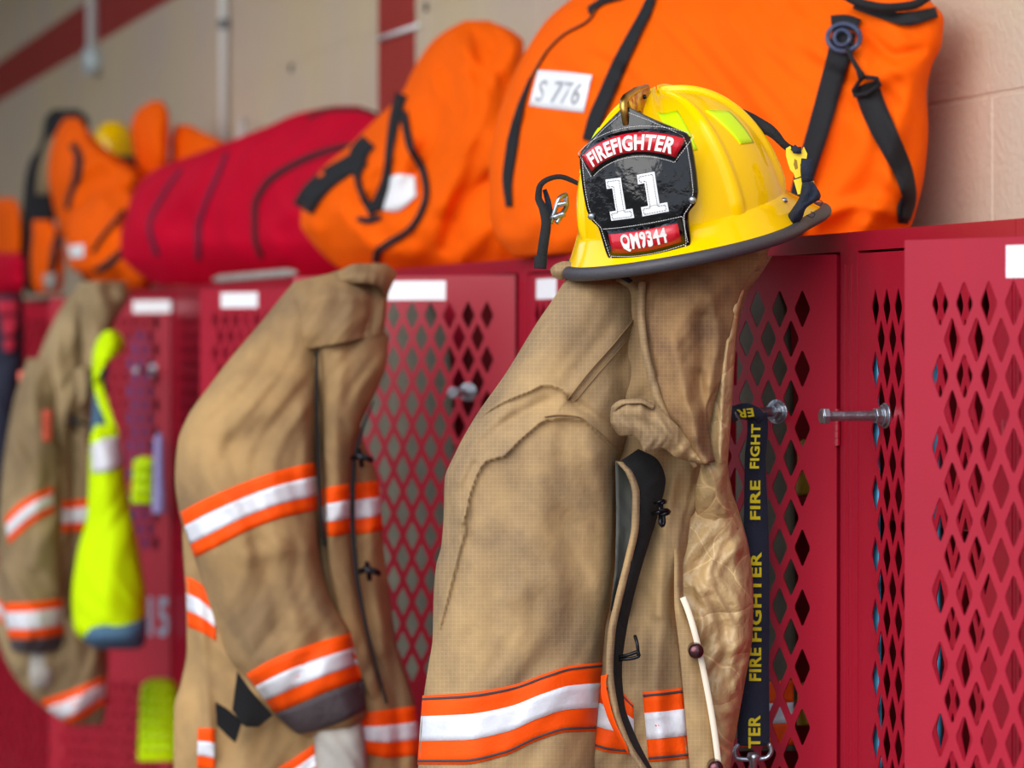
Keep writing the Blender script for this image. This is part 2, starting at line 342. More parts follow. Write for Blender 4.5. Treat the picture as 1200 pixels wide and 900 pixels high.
# conduits and box on the wall
def conduit(px, py1, wd, label, box=None):
    Z = zw(px, WY-.02); r = wd/2*Z/F; t = empty('conduit', P(px, py1, Z), label, 'conduit')
    top = P(px, py1, Z); MB().tube([top, top*[1, 1, 0]+[0, 0, 4.19]], r, 12).build('pipe', PVC, t, True)
    return t, top, r
c1, p1, r1_ = conduit(262, 165, 11, 'white painted conduit running down the block wall behind the red bag')
MB().tube([p1+[0, 0, .55*0+.33], p1+[0, 0, .36]], r1_*1.25, 12).build('coupling', mat('coupling_grey', (120, 125, 128), .5), c1, True)
c2, p2, r2_ = conduit(108, 60, 13, 'white conduit dropping to a round junction box near the red wall band')
zz = zw(108, WY-.03); q = P(108, 72, zz)
MB().tube([q+[0, -.03, 0], q+[0, .03, 0]], .05, 20).build('junction_box', mat('box_white', (205, 222, 228), .5), c2, True)
for px, py, s in ((340, 80, 6), (498, 8, 6)):
    Z = zw(px, WY-.004); q = P(px, py, Z)
    tag(MB().tube([q, q+[0, .012, 0]], s*Z/F*.9, 10).build('anchor_plug', DARKC, None, True, base=q),
        'small dark anchor plug in the wall %s' % ('left of the red stripe' if px < 400 else 'just right of the vertical red stripe'), 'anchor')
q0, q1 = P(443, 46, zw(443, WY-.006)), P(490, 30, zw(490, WY-.006))
tag(MB().tube([q0, q1], .006, 8).build('cable', PVC, None, True, base=q0), 'thin white cable crossing the vertical red wall stripe', 'cable')
# ------------------------------------------------------------------ lockers
W = .4265; X0 = -2.759; ST = .026; DW = W-2*ST; DT = 1.805; C = .0312; PP = .07
def perforated():
    m = MB(); x0 = -(DW-10*C)/2; th = .0015
    def region(ztop, rows):
        out = []
        hx, hz = .355*C, .305*PP
        hole = [(0, hz), (.12*hx, hz*.97), (.5*hx, .5*hz+.06*hz), (hx*.93, .1*hz), (hx*.93, -.1*hz), (.5*hx, -.5*hz-.06*hz), (.12*hx, -hz*.97), (0, -hz)]
        hole = hole+[(-a, b_) for a, b_ in hole[-2:0:-1]]
        def outer(a, b_):
            k = (abs(a)/(C/2)+abs(b_)/(PP/2)); return a/k, b_/k
        def cell(cx, cz):
            V = []; n = len(hole)
            for yy in (0, th):
                V += [(cx+a, yy, cz+b_) for a, b_ in hole]+[(cx+outer(a, b_)[0], yy, cz+outer(a, b_)[1]) for a, b_ in hole]
            # rim corners of the rhombus are kept by adding its tips
            Fc = []
            for i in range(n):
                j = (i+1) % n; Fc += [(i, j, n+j, n+i), (2*n+i, 3*n+i, 3*n+j, 2*n+j), (i, 2*n+i, 2*n+j, j)]
            tips = {}
            V0 = len(V)
            for s_ in (1, -1):
                i = min(range(n), key=lambda k: abs(hole[k][0]-s_*hx*.93)+abs(hole[k][1]-.1*hz)); j = min(range(n), key=lambda k: abs(hole[k][0]-s_*hx*.93)+abs(hole[k][1]+.1*hz))
                for yy, o_ in ((0, 0), (th, 2*n)):
                    V.append((cx+s_*C/2, yy, cz)); t_ = len(V)-1
                    Fc.append((n+i+o_, n+j+o_, t_) if (s_ == 1) == (yy == 0) else (n+j+o_, n+i+o_, t_))
            m.add(V, Fc)
        def tri(pts):
            V = [(a, 0, b_) for a, b_ in pts]+[(a, th, b_) for a, b_ in pts]; m.add(V, [(0, 1, 2), (5, 4, 3)])
        for j in range(rows):
            for i in range(10): cell(x0-(i+.5)*C, ztop-(j+.5)*PP)
            if j < rows-1:
                for i in range(1, 10): cell(x0-i*C, ztop-(j+1)*PP)
                zc = ztop-(j+1)*PP
                tri([(x0, zc+PP/2), (x0, zc-PP/2), (x0-C/2, zc)]); xe = x0-10*C; tri([(xe, zc-PP/2), (xe, zc+PP/2), (xe+C/2, zc)])
        for i in range(10):
            pass
        zb = ztop-rows*PP
        # the plain strips of sheet above and below the pattern
        for i in range(11):
            for z_, s_ in ((ztop, -1), (zb, 1)):
                a = max(x0-10*C, x0-(i+.5)*C); c_ = min(x0, x0-(i-.5)*C); mid = x0-i*C
                if i == 0: tri([(x0, z_), (x0-C/2, z_), (x0, z_+s_*PP/2)] if s_ < 0 else [(x0-C/2, z_), (x0, z_), (x0, z_+s_*PP/2)])
                elif i == 10: tri([(x0-10*C+C/2, z_), (x0-10*C, z_), (x0-10*C, z_+s_*PP/2)])
                else: tri([(a, z_), (c_, z_), (mid, z_+s_*PP/2)])
        return zb
    zt = 1.777; zb = region(zt, 9); zt2 = .845; zb2 = region(zt2, 9)
    for lo, hi in (((-DW, .0, zt), (0, th, DT)), ((-DW, 0, zt2), (0, th, zb)), ((-DW, 0, .09), (0, th, zb2)),
                   ((-DW, 0, zb), (x0-10*C, th, zt)), ((x0, 0, zb), (0, th, zt)), ((-DW, 0, zb2), (x0-10*C, th, zt2)), ((x0, 0, zb2), (0, th, zt2))):
        m.box(lo, hi)
    # folded flanges all round
    for lo, hi in (((-DW, th, .09), (-DW+.0015, .016, DT)), ((-.0015, th, .09), (0, .016, DT)), ((-DW, th, DT-.0015), (0, .016, DT)), ((-DW, th, .09), (0, .016, .0915))): m.box(lo, hi)
    return m
mp = perforated(); door_me = None
def hexbolt(door, x):
    b = MB(); z = 1.621; lp = [np.array((x, y, z)) for y in (0, -.006)]
    def cyl(y0, y1, r, n): b.tube([(x, y0, z), (x, y1, z)], r, n)
    cyl(0, -.0022, .0145, 24); cyl(-.0022, -.006, .0120, 24); cyl(-.006, -.014, .0095, 6); cyl(-.014, -.072, .0058, 14); cyl(-.070, -.0775, .0098, 6); cyl(-.0775, -.079, .0082, 16)
    o = bpy.data.objects.new('bolt_peg', bpy.data.meshes.new('bolt_peg')); o.data.from_pydata(b.v, [], b.f); o.data.materials.append(STEEL); COL.objects.link(o); o.parent = door; o['label'] = 'zinc bolt used as a coat peg'
    md = o.modifiers.new('b', 'BEVEL'); md.width = .0012; md.segments = 2
    return o
def local(name, b, m, parent, smooth=False):
    o = bpy.data.objects.new(name, bpy.data.meshes.new(name)); o.data.from_pydata(b.v, [], b.f); o.data.materials.append(m); COL.objects.link(o); o.parent = parent
    return o
SHARE = {}
def part(name, b, m, parent):
    if name not in SHARE: SHARE[name] = local(name, b(), m, parent); return SHARE[name]
    o = SHARE[name].copy(); COL.objects.link(o); o.parent = parent; return o
# index of the locker from the seam at the right: -1 is the one with the nearest open door
cfg = {-1: (22.6, None, (.140, .243)), 0: (0, .298, None), 1: (35.6, .081, None), 2: (0, None, None), 3: (0, None, (.23, .33)), 4: (56, .078, (.115, .222)), 7: (31, .08, (.20, .31)), 11: (46, .055, (.0, .115)), 15: (40, None, None)}
LAB = {-1: 'red locker at the right edge with its pierced door swung wide open', 0: 'shut red locker beside the right open door, bolt peg pointing left, blue cloth inside',
       1: 'red locker with ajar door, black and yellow strap on its peg', 2: 'red locker mostly hidden behind the nearest tan coat', 3: 'shut red locker left of the helmet coat, strip of white label showing',
       4: 'red locker with ajar door, long white label and peg, between the two tan coats', 7: 'red locker with white label, its left part showing left of the middle coat',
       11: 'red locker with grey number 15 on its solid door band', 15: 'red locker with ajar door, seen between the navy jacket and the far tan coat', 2: 'shut red locker wholly behind the helmet coat, its neighbour door standing ajar', 10: 'shut red locker, a narrow bright strip between the number 15 door and the middle coat'}
def FAR(k):
    if k < 7: return 'shut red locker glimpsed through the diamonds of the long white label door', 'shut lockers behind the ajar door'
    if k < 10: return 'shut red locker hidden behind the middle tan coat and its open neighbour', 'shut lockers behind the middle coat'
    if k < 15: return 'shut red locker behind the far tan coat and lime jacket', 'shut lockers behind the far coat'
    return 'shut red locker at the far left end of the row', 'shut lockers at the far end'
for k in range(-1, 21):
    ang, peg, labx = cfg.get(k, (0, None, None)); xr = X0-W*k+ (0 if k >= 0 else 0); xr = X0-W*(k-0) if k >= 0 else X0+W
    xl = xr-W
    t = empty('locker', (xr, 0, 0), LAB.get(k, FAR(k)[0]), 'locker', None if k in LAB else FAR(k)[1])
    ORIG[t.name] = np.array((xr, 0, 0))
    part('top_rail', lambda: MB().box((-W+.0006, 0, DT+.003), (-.0006, .02, LTOP)), RED, t)
    part('top_panel', lambda: MB().box((-W+.0006, .02, LTOP-.0015), (-.0006, WY-.01, LTOP)), RED, t)
    for s_ in (0, 1):
        nm = 'frame_post' if 1 else ''
        key = nm+str(s_)
        if key not in SHARE:
            x_ = -W+.0006 if s_ else -ST+.001; b = MB().box((x_, 0, .05), (x_+ST-.0016, .018, DT+.003)).box((x_+(.006 if s_ else .014), -.0012, .05), (x_+(.010 if s_ else .018), 0, DT-.012))
            SHARE[key] = local('frame_post', b, RED, t)
        else:
            o = SHARE[key].copy(); COL.objects.link(o); o.parent = t
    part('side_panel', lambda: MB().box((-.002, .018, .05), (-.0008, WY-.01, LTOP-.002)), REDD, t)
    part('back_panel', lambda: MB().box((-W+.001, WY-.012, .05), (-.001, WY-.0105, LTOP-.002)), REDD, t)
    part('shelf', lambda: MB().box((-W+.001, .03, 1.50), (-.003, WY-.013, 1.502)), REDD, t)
    part('base_rail', lambda: MB().box((-W+.0006, 0, 0), (-.0006, .02, .085)), RED, t)
    if door_me is None:
        d = local('door', mp, RED, t); door_me = d.data
    else:
        d = bpy.data.objects.new('door', door_me); COL.objects.link(d); d.parent = t
    d.location = (-ST, -.004 if ang else .001, 0); d.rotation_euler = (0, 0, math.radians(ang))
    if peg: hexbolt(d, -peg)
    if labx: o = local('name_label', MB().box((-labx[1], -.0008, 1.766), (-labx[0], 0, 1.797)), WHITE, d)
    if k in (-1, 0, 1, 4):
        hb = MB()
        for q in range(5):
            r = .0036; hb.tube([(.001, -.001, 1.583+q*.0086), (.001, -.001, 1.583+q*.0086+.0082)], r, 8)
        local('hinge', hb, RED, d, True)
    if k == 11:
        V, Fc, a = glyphs('15', .03); h_ = .1; w_ = .062
        b = MB(); b.add([(-.068+v[0]*w_, -.001, .945+v[1]*h_) for v in V], Fc); local('locker_number', b, BGREY, d)
# ------------------------------------------------------------------ helmet
def rot(ax, a):
    return np.array(Matrix.Rotation(a, 3, Vector(ax)))
HZ = 3.40
fr = -(FWD*math.cos(math.radians(20))+RGT*math.sin(math.radians(20))); lf = np.cross(UP, fr)
Bm = np.stack([fr, lf, UP], 1)                                   # helmet axes in the world
Bm = rot(-FWD, math.radians(8.5)) @ Bm @ rot((0, 1, 0), math.radians(9.5))
HO = P(800, 258, HZ)
HA, HB, HH = .142, .117, .148
def H(p): return HO+np.asarray(p, float) @ Bm.T
hel = empty('fire_helmet', P(795, 318, HZ), 'glossy yellow fire helmet with black front shield reading firefighter 11', 'helmet')
RIB = [(0, .008, .30), (52, .0042, .062), (-52, .0042, .062), (104, .006, .085), (-104, .006, .085), (150, .004, .07), (-150, .004, .07), (180, .008, .25)]
def dome(phi, t, off=0.):
    phi = np.asarray(phi, float); t = np.asarray(t, float)
    c = np.cos(t*np.pi/2)**.87; s = np.sin(t*np.pi/2)**1.0
    rd = np.zeros_like(phi+t)
    for a, h, w_ in RIB:
        d = (phi-math.radians(a)+np.pi) % (2*np.pi)-np.pi; rd = rd+h*np.exp(-(d/w_)**4)*np.clip((t+.02)*9, 0, 1)
    k = rd+off; n = np.stack([np.cos(phi)*c/HA, np.sin(phi)*c/HB, s/HH+.0*t], -1); n /= np.linalg.norm(n, axis=-1)[..., None]+1e-9
    return np.stack([HA*np.cos(phi)*c, HB*np.sin(phi)*c, HH*s], -1)+n*k[..., None]
nph, ntt = 220, 60
ph = np.linspace(-np.pi, np.pi, nph, endpoint=False); T = np.linspace(0, .985, ntt)
PH, TT = np.meshgrid(ph, T); V = H(dome(PH, TT)).reshape(-1, 3); Vi = H(dome(PH, TT, -.006)).reshape(-1, 3)
n = nph; Fc = []
for i in range(ntt-1):
    for k in range(n): Fc.append((i*n+k, i*n+(k+1) % n, (i+1)*n+(k+1) % n, (i+1)*n+k))
Fc.append(tuple((ntt-1)*n+k for k in range(n)))
m_ = len(V); F2 = [tuple(a+m_ for a in f[::-1]) for f in Fc]
F3 = [(k, k+m_, (k+1) % n+m_, (k+1) % n) for k in range(n)]
mesh('shell', np.r_[V, Vi], Fc+F2+F3, YEL, hel)
def brim(phi, s):      # s 0..1 from the shell outwards
    phi = np.asarray(phi, float); f = np.cos(phi)
    w_ = .018+.014*np.clip(f, 0, 1)**2+.075*np.clip(-f, 0, 1)**1.6
    drop = .026-.007*np.clip(f, 0, 1)**2+.010*np.clip(-f, 0, 1)**2
    r = np.stack([HA*np.cos(phi), HB*np.sin(phi), 0*phi], -1); nn = np.stack([np.cos(phi)/HA, np.sin(phi)/HB, 0*phi], -1); nn /= np.linalg.norm(nn, axis=-1)[..., None]
    return r*(1-.02*(s == 0))[..., None]+nn*(w_*s)[..., None]-np.stack([0*phi, 0*phi, drop*s**1.5-.012*(1-s)**3], -1)
S_ = np.linspace(0, 1, 10); PH2, SS = np.meshgrid(ph, S_); A = H(brim(PH2, SS)).reshape(-1, 3); B_ = A-Bm[:, 2]*.0035
Fb = [(i*n+k, (i+1)*n+k, (i+1)*n+(k+1) % n, i*n+(k+1) % n) for i in range(9) for k in range(n)]; mm = len(A)
mesh('brim', np.r_[A, B_], Fb+[tuple(a+mm for a in f[::-1]) for f in Fb], YEL, hel)
rim = H(brim(np.r_[ph, ph[:3]], np.ones(nph+3))-np.array([0, 0, .002])); MB().tube(rim, .0078, 12).build('brim_edging', RUB, hel, True)
hb_ = []
# reflective stickers
def sticker(corners, name='reflective_sticker', m=LIMEP, off=.0012):
    (a, b), (c, d) = corners[:2], corners[2:]; s_ = np.linspace(0, 1, 8)[:, None, None]; t_ = np.linspace(0, 1, 8)[None, :, None]
    Q = (np.array(a)*(1-t_)+np.array(b)*t_)*(1-s_)+(np.array(d)*(1-t_)+np.array(c)*t_)*s_
    Q = Q.astype(float); p_ = np.radians(Q[..., 0])
    return skin(name, H(dome(p_, Q[..., 1], off)), H(dome(p_, Q[..., 1], -.002)), m, hel)
sticker([(62, .62), (86, .56), (84, .34), (70, .36)])
sticker([(16, .68), (36, .68), (38, .40), (28, .40)])
sticker([(-70, .60), (-50, .62), (-52, .36), (-64, .36)])
# shield
SV = np.array([(0, .0485), (.006, .050), (.036, .0535), (.046, .0625), (.060, .0665), (.085, .0675), (.112, .0665), (.122, .064), (.1325, .052), (.147, .031), (.160, .012), (.166, .003)])
SX = HA+.020
def shield(u, v, off=0.):
    u = np.asarray(u, float)*.97; v = np.asarray(v, float)*.955-.010
    x = SX-6.0*u**2-.052*(v/.166)**2.0+.012*(v/.166)+off
    return H(np.stack([x, u*1.0, v+.002-.004*(1-(u/.05)**2)*(v < .004)], -1))
sh = None
vv = np.linspace(0, .166, 60); hw = hermite(SV[:, 0], SV[:, 1], vv); us = np.linspace(-1, 1, 41)
U2 = hw[:, None]*us[None]; V2 = np.repeat(vv[:, None], 41, 1)
sh = skin('front_shield', shield(U2, V2, .002), shield(U2, V2, -.0015), BLKL, hel); sh['label'] = 'black patent leather front shield with numbers'
sf = lambda x, y, h: shield(np.float64(x), np.float64(y), .002+h)
# arched title
def arcpt(x, y): 
    R_ = .088; a = x/R_; return (R_+y)*math.sin(a), .0275+(R_+y)*math.cos(a)
def arcplate(name, hw_, y0, y1, m, h, parent, n=30):
    Q = []
    for i in range(n):
        x = -hw_+2*hw_*i/(n-1); Q.append([arcpt(x, y0), arcpt(x, y1)])
    Q = np.array(Q).transpose(1, 0, 2); return skin(name, shield(Q[..., 0], Q[..., 1], .002+h), shield(Q[..., 0], Q[..., 1], .001), m, parent)
arcplate('title_border', .056, -.0025, .0255, BLKL, .0012, sh)
arcplate('title_panel', .0525, .001, .022, REDP, .0019, sh)
V, Fc, a_ = glyphs('FIREFIGHTER', .035)
raised('title_lettering', V, Fc, lambda x, y, h: sf(*arcpt((x-.5)*.094, .0028+y*.0172), .0022+h*.5), WTHR, sh)
def rectplate(name, x0, x1, y0, y1, m, h):
    Q = np.array([[(x0+(x1-x0)*i/14, y) for i in range(15)] for y in (y0, y1)]); return skin(name, shield(Q[..., 0], Q[..., 1], .002+h), shield(Q[..., 0], Q[..., 1], .001), m, sh)
rectplate('code_border', -.0445, .0455, .0045, .0325, BLKL, .0012); rectplate('code_panel', -.0405, .0415, .008, .028, REDP, .0019)
V, Fc, a_ = glyphs('QM9344', .035)
raised('code_lettering', V, Fc, lambda x, y, h: sf(-.026+x*.054, .0095+y*.017, .0022+h*.5), WTHR, sh)
def one(cx):
    w1, y0, y1 = .0062, .0435, .0905
    pts = [(-.0145, y0), (.0145, y0), (.0145, y0+.0105), (w1, y0+.0105), (w1, y1), (-.0135, y1), (-.0135, y1-.0105), (-w1, y1-.0105), (-w1, y0+.0105), (-.0145, y0+.0105)]
    bm_ = [(0, 1, 2, 9), (8, 3, 4, 7), (7, 4, 5, 6)]
    V = []; Fq = []
    quads = [((-.0145, y0), (.0145, y0+.0105)), ((-w1, y0+.0105), (w1, y1-.0105)), ((-.0135, y1-.0105), (w1, y1))]
    for (x0, z0), (x1, z1) in quads:
        m0 = len(V); V += [(cx+x0, z0), (cx+x1, z0), (cx+x1, z1), (cx+x0, z1)]; Fq.append((m0, m0+1, m0+2, m0+3))
    o = raised('numeral', V, Fq, lambda x, y, h: sf(x, y, .0012+h), mat('numeral_white', (236, 236, 236), .5), sh)
    ins = .0022; path = [(-.0145+ins, y0+ins), (.0145-ins, y0+ins), (.0145-ins, y0+.0105-ins), (w1-ins, y0+.0105-ins), (w1-ins, y1-ins), (-.0135+ins, y1-ins), (-.0135+ins, y1-.0105+ins), (-w1+ins, y1-.0105+ins), (-w1+ins, y0+.0105-ins), (-.0145+ins, y0+.0105-ins), (-.0145+ins, y0+ins)]
    dashes([(cx+a, b_) for a, b_ in path], STIT, o, .0026)
def dashes(path, m, parent, h, r=.00035, step=.0026):
    b = MB(); 
    for p, q in zip(path[:-1], path[1:]):
        L_ = math.dist(p, q); k = max(1, int(L_/step))
        for i in range(k):
            a = [p[j]+(q[j]-p[j])*(i+.15)/k for j in (0, 1)]; c = [p[j]+(q[j]-p[j])*(i+.78)/k for j in (0, 1)]
            b.tube([sf(a[0], a[1], h), sf(c[0], c[1], h)], r, 4)
    o = b.build('stitching', m, parent); return o
one(-.0185); one(.0205)
dashes([(-.004, .160)]+[(-w_+.0042, v_) for v_, w_ in SV[::-1][2:]]+[(-.044, .0035), (.044, .0035)]+[(w_-.0042, v_) for v_, w_ in SV[:-2]]+[(.004, .160)], WTHR, sh, .0008)
dashes([arcpt(x, -.0045) for x in np.linspace(-.054, .054, 14)]+[arcpt(.0575, .027)]+[arcpt(x, .0285) for x in np.linspace(.054, -.054, 14)]+[arcpt(-.0575, -.0035)], WTHR, sh, .0008)
dashes([(-.047, .0345), (.0475, .0345), (.0475, .004)], WTHR, sh, .0008)
for x in (-.060, .060):
    b = MB(); b.tube([sf(x, .050, 0), sf(x, .050, .003), sf(x, .050, .0042)], [.0042, .0038, .0018], 14); b.build('rivet', STEEL, sh, True)
# brass holder on the crest
ht = dome(0, np.float64(.83))+[.0, 0, .003]
pA = np.array([SX+.004-.023, 0, .166]); 
b = MB(); b.tube(H([[.139, 0, .132], [.137, 0, .152], [.134, 0, .157], [.124, 0, .160], [.080, 0, .162], [.035, 0, .160]]), [.0042, .0042, .0045, .0042, .0038, .003], 10); ho = b.build('shield_holder', BRASS, hel, True); ho['label'] = 'brass shield holder on the crest'
Q = np.array([[(.126, .160), (.08, .162), (.035, .160)], [(.108, .120), (.08, .135), (.035, .147)]])
g3 = lambda Q, y: H(np.stack([Q[..., 0], y+0*Q[..., 0], Q[..., 1]], -1))
skin('holder_plate', g3(Q, .003), g3(Q, -.003), mat('amber_plate', (232, 178, 40), .3, var=.3, vscale=120, col2=(180, 60, 30)), ho)
for q in ((.098, .138), (.066, .152)): b = MB(); b.tube(H([[q[0], .002, q[1]], [q[0], .006, q[1]]]), .0026, 10); b.build('screw', DSTEEL, ho, True)
# bolts by the brim at the back right, ratchet under it
for px, py in ((913, 240), (919, 234)): MB().tube([P(px, py+3, HZ-.04), P(px, py-2, HZ-.04)], [.0042, .003], 12).build('bolt', STEEL, hel, True)
# chin strap, loops and buckles
ZS = HZ+.02
strap('chin_strap', [(842, 124, ZS+.04), (862, 131, ZS), (885, 143, ZS-.03), (905, 155, ZS-.04), (922, 172, ZS-.04), (934, 178, ZS-.03)], [8, 13, 15, 14, 9, 9], WEB, hel, .004)
bk = P([0], [0], [1]) and None if False else None
def plate(name, pts, Z, th, m, parent, holes=None):
    c = [P(x, y, Z) for x, y in pts]; d = [P(x, y, Z+th) for x, y in pts]; n = len(pts)
    return mesh(name, c+d, [tuple(range(n))[::-1], tuple(range(n, 2*n))]+[(i, (i+1) % n, (i+1) % n+n, i+n) for i in range(n)], m, parent, False)
ZB = HZ-.06
bk = plate('buckle', [(921, 174), (926, 171), (930, 180), (938, 178), (942, 172), (946, 180), (945, 187), (938, 192), (938, 200), (940, 206), (932, 209), (930, 203), (926, 199), (923, 190), (921, 182)], ZB, .006, YELP, hel); bk['label'] = 'yellow plastic side-release buckle'
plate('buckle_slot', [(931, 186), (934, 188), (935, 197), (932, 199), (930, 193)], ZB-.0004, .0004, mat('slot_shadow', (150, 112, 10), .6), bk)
plate('buckle_tongue', [(930, 211), (939, 208), (942, 226), (935, 228)], ZB+.001, .006, YELP, bk)
plate('buckle_tongue', [(950, 212), (954, 212), (955, 222), (951, 224)], ZB+.001, .006, YELP, bk)
strap('webbing_loop', [(929, 172, ZB-.004), (934, 176, ZB-.006), (939, 176, ZB-.004)], 8, NAVY, hel, .008)
strap('webbing_end', [(946, 186, ZB-.008), (945, 200, ZB-.01), (946, 213, ZB-.006)], [14, 14, 13], NAVY, hel, .004)
loft('webbing_tangle', [(940, 214, ZB-.004), (937, 230, ZB-.006), (928, 245, ZB), (915, 262, ZB+.01), (900, 272, ZB+.02)], [(953, 213, ZB-.004), (962, 230, ZB-.008), (944, 245, ZB-.008), (940, 256, ZB), (915, 272, ZB+.02)], NAVY, hel, .008, .006, 24, 8, (.004, 14))
loft('ratchet', [(895, 262, ZB+.05), (915, 252, ZB+.04), (930, 246, ZB+.03)], [(897, 274, ZB+.05), (918, 268, ZB+.04), (934, 258, ZB+.03)], DARKC, hel, .01, .01, 12, 6, (.003, 9))
for i, (px, py) in enumerate([(958, 238), (955, 232), (949, 252)]):
    tubep('loose_thread', [(px-4, py, ZB), (px+3, py+3, ZB), (px+6, py-1, ZB), (px+1, py-4, ZB)], .0005, NAVY, hel, 5)
ZL_ = HZ-.0
strap('loop_strap', [(680, 216, ZL_), (655, 207, ZL_), (640, 211, ZL_), (632, 220, ZL_), (631, 232, ZL_), (636, 243, ZL_-.01), (640, 262, ZL_-.02), (637, 285, ZL_-.03), (634, 306, ZL_-.03)], [5, 6, 6, 7, 9, 11, 12, 12, 12], WEB, hel, .004)
strap('strap_tail', [(634, 300, ZL_-.034), (633, 315, ZL_-.034)], 15, WEB, hel, .006)
strap('strap_inner', [(638, 222, ZL_+.01), (642, 235, ZL_+.01), (645, 252, ZL_+.01), (646, 262, ZL_+.01)], [5, 7, 7, 5], NAVY, hel, .004)
qr = tubep('quick_release', [(645, 262, ZL_-.01), (650, 248, ZL_-.012), (656, 232, ZL_-.012), (663, 228, ZL_), (664, 240, ZL_), (658, 252, ZL_-.01), (652, 262, ZL_-.01)], .0028, STEEL, hel, 8); qr['label'] = 'chrome quick release clip'
tubep('clip_pin', [(648, 255, ZL_-.012), (662, 250, ZL_-.012)], .0035, STEEL, qr); tubep('clip_pin', [(653, 240, ZL_-.012), (664, 238, ZL_-.012)], .003, STEEL, qr)
# ------------------------------------------------------------------ nearest coat
K = 3.36
c1 = empty('turnout_coat', P(690, 900, K), 'nearest tan coat under the yellow helmet, quilted lining showing, orange and silver trim', 'coat')
torso = Panel([(300, 690, 905, K+.06, K+.04, .03), (320, 672, 893, K+.06, K+.04, .05), (345, 655, 876, K+.07, K+.05, .07), (380, 640, 866, K+.07, K+.06, .08), (460, 620, 858, K+.08, K+.07, .08), (540, 610, 853, K+.09, K+.08, .08),
    (580, 610, 838, K+.09, K+.08, .08), (640, 610, 818, K+.09, K+.07, .08), (700, 610, 801, K+.09, K+.06, .08), (760, 610, 822, K+.09, K+.06, .08), (850, 610, 834, K+.09, K+.06, .08), (1060, 610, 852, K+.09, K+.06, .08)],
    [('r', [(790, 560), (778, 640), (770, 720)], .008, 7), ('r', [(822, 570), (806, 620), (798, 690)], .007, 5), ('r', [(770, 360), (768, 450), (775, 520)], .012, 9), ('r', [(800, 600), (785, 680), (770, 790), (775, 900)], .012, 11), ('r', [(722, 560), (735, 640), (728, 720)], -.018, 12), ('r', [(760, 620), (752, 720), (745, 800)], -.006, 8),
     ('s', [(812, 560), (797, 640), (796, 720), (800, 800), (806, 900)], .005, 12), ('r', [(870, 300), (862, 340), (858, 400)], .006, 5), ('r', [(700, 340), (730, 330), (752, 345)], .008, 6), ('r', [(690, 420), (720, 480), (726, 530)], -.008, 9)],
    (.0075, 130), seed=5)
torso.build('torso', TAN, c1, 3)
liner = Panel([(455, 770, 855, K+.10, K+.09, .02), (540, 770, 853, K+.10, K+.09, .03), (575, 770, 858, K+.09, K+.08, .05), (600, 770, 866, K+.09, K+.08, .06), (650, 770, 879, K+.08, K+.08, .07), (700, 770, 883, K+.08, K+.07, .07), (740, 770, 882, K+.08, K+.07, .07), (800, 780, 873, K+.08, K+.07, .07), (850, 790, 864, K+.08, K+.07, .06), (900, 795, 856, K+.08, K+.07, .06), (1060, 800, 852, K+.08, K+.07, .06)],
    [('r', [(850, 600), (862, 650), (868, 720)], .006, 8), ('r', [(830, 700), (850, 740), (850, 800)], -.006, 7)], (.007, 45), seed=8, an=.8, thick=.1)
ln = liner.build('quilted_lining', QUILT, c1, 2.5); ln['label'] = 'shiny beige quilted lining'
ls_ = Panel([(340, 862, 872, K, K, .01), (365, 846, 866, K, K, .02), (400, 836, 862, K, K-.01, .02), (440, 830, 860, K, K-.01, .03), (490, 824, 857, K, K-.01, .03), (540, 822, 853, K, K-.01, .03), (575, 815, 852, K+.02, K+.01, .03), (620, 812, 866, K+.06, K+.05, .02)], [('r', [(852, 400), (846, 470), (844, 540)], .008, 4)], (.003, 30), seed=9)
ls_.build('quilted_lining', QUILT, c1, 2.5)
loft('inner_front', [(790, 620, K+.0), (790, 700, K-.02), (796, 760, K-.02), (804, 850, K-.02), (812, 945, K-.02)], [(800, 622, K+.02), (801, 700, K-.012), (820, 765, K-.015), (833, 850, K-.018), (844, 945, K-.018)], TAN, c1, .006, .004, 60, 14, (.002, 40))
loft('sleeve_gap_shade', [(721, 540, K-.035), (722, 600, K-.03), (721, 660, K-.03), (715, 715, K-.03)], [(752, 540, K-.02), (755, 600, K-.02), (748, 660, K-.02), (722, 720, K-.03)], mat('gap_shade_grey', (84, 84, 78), .8), c1, -.01, .004, 30, 8, (.003, 18))  # dark sheet painting the shade in the gap between sleeve and storm flap
loft('pile_strip', [(712, 322, K-.045), (728, 327, K-.045), (737, 332, K-.045)], [(716, 318, K-.045), (730, 321, K-.045), (742, 329, K-.045)], VELCRO, c1, .001, .003, 8, 3)
strap('lining_binding', [(800, 700, K-.02), (806, 715, K-.025), (815, 745, K-.03), (822, 775, K-.03), (830, 815, K-.03), (836, 850, K-.03), (843, 905, K-.03), (846, 945, K-.03)], 7, mat('cream_binding', (236, 222, 198), .7), c1, .02)
for px, py in ((815, 762), (838, 899)):
    q = P(px, py, K-.036); d = -FWD
    MB().tube([q-d*.01, q+d*.012, q+d*.0145, q+d*.016], [.0085, .0085, .0068, .003], 20).build('snap', mat('bronze_snap', (96, 62, 66), .25, metal=.9), c1, True)
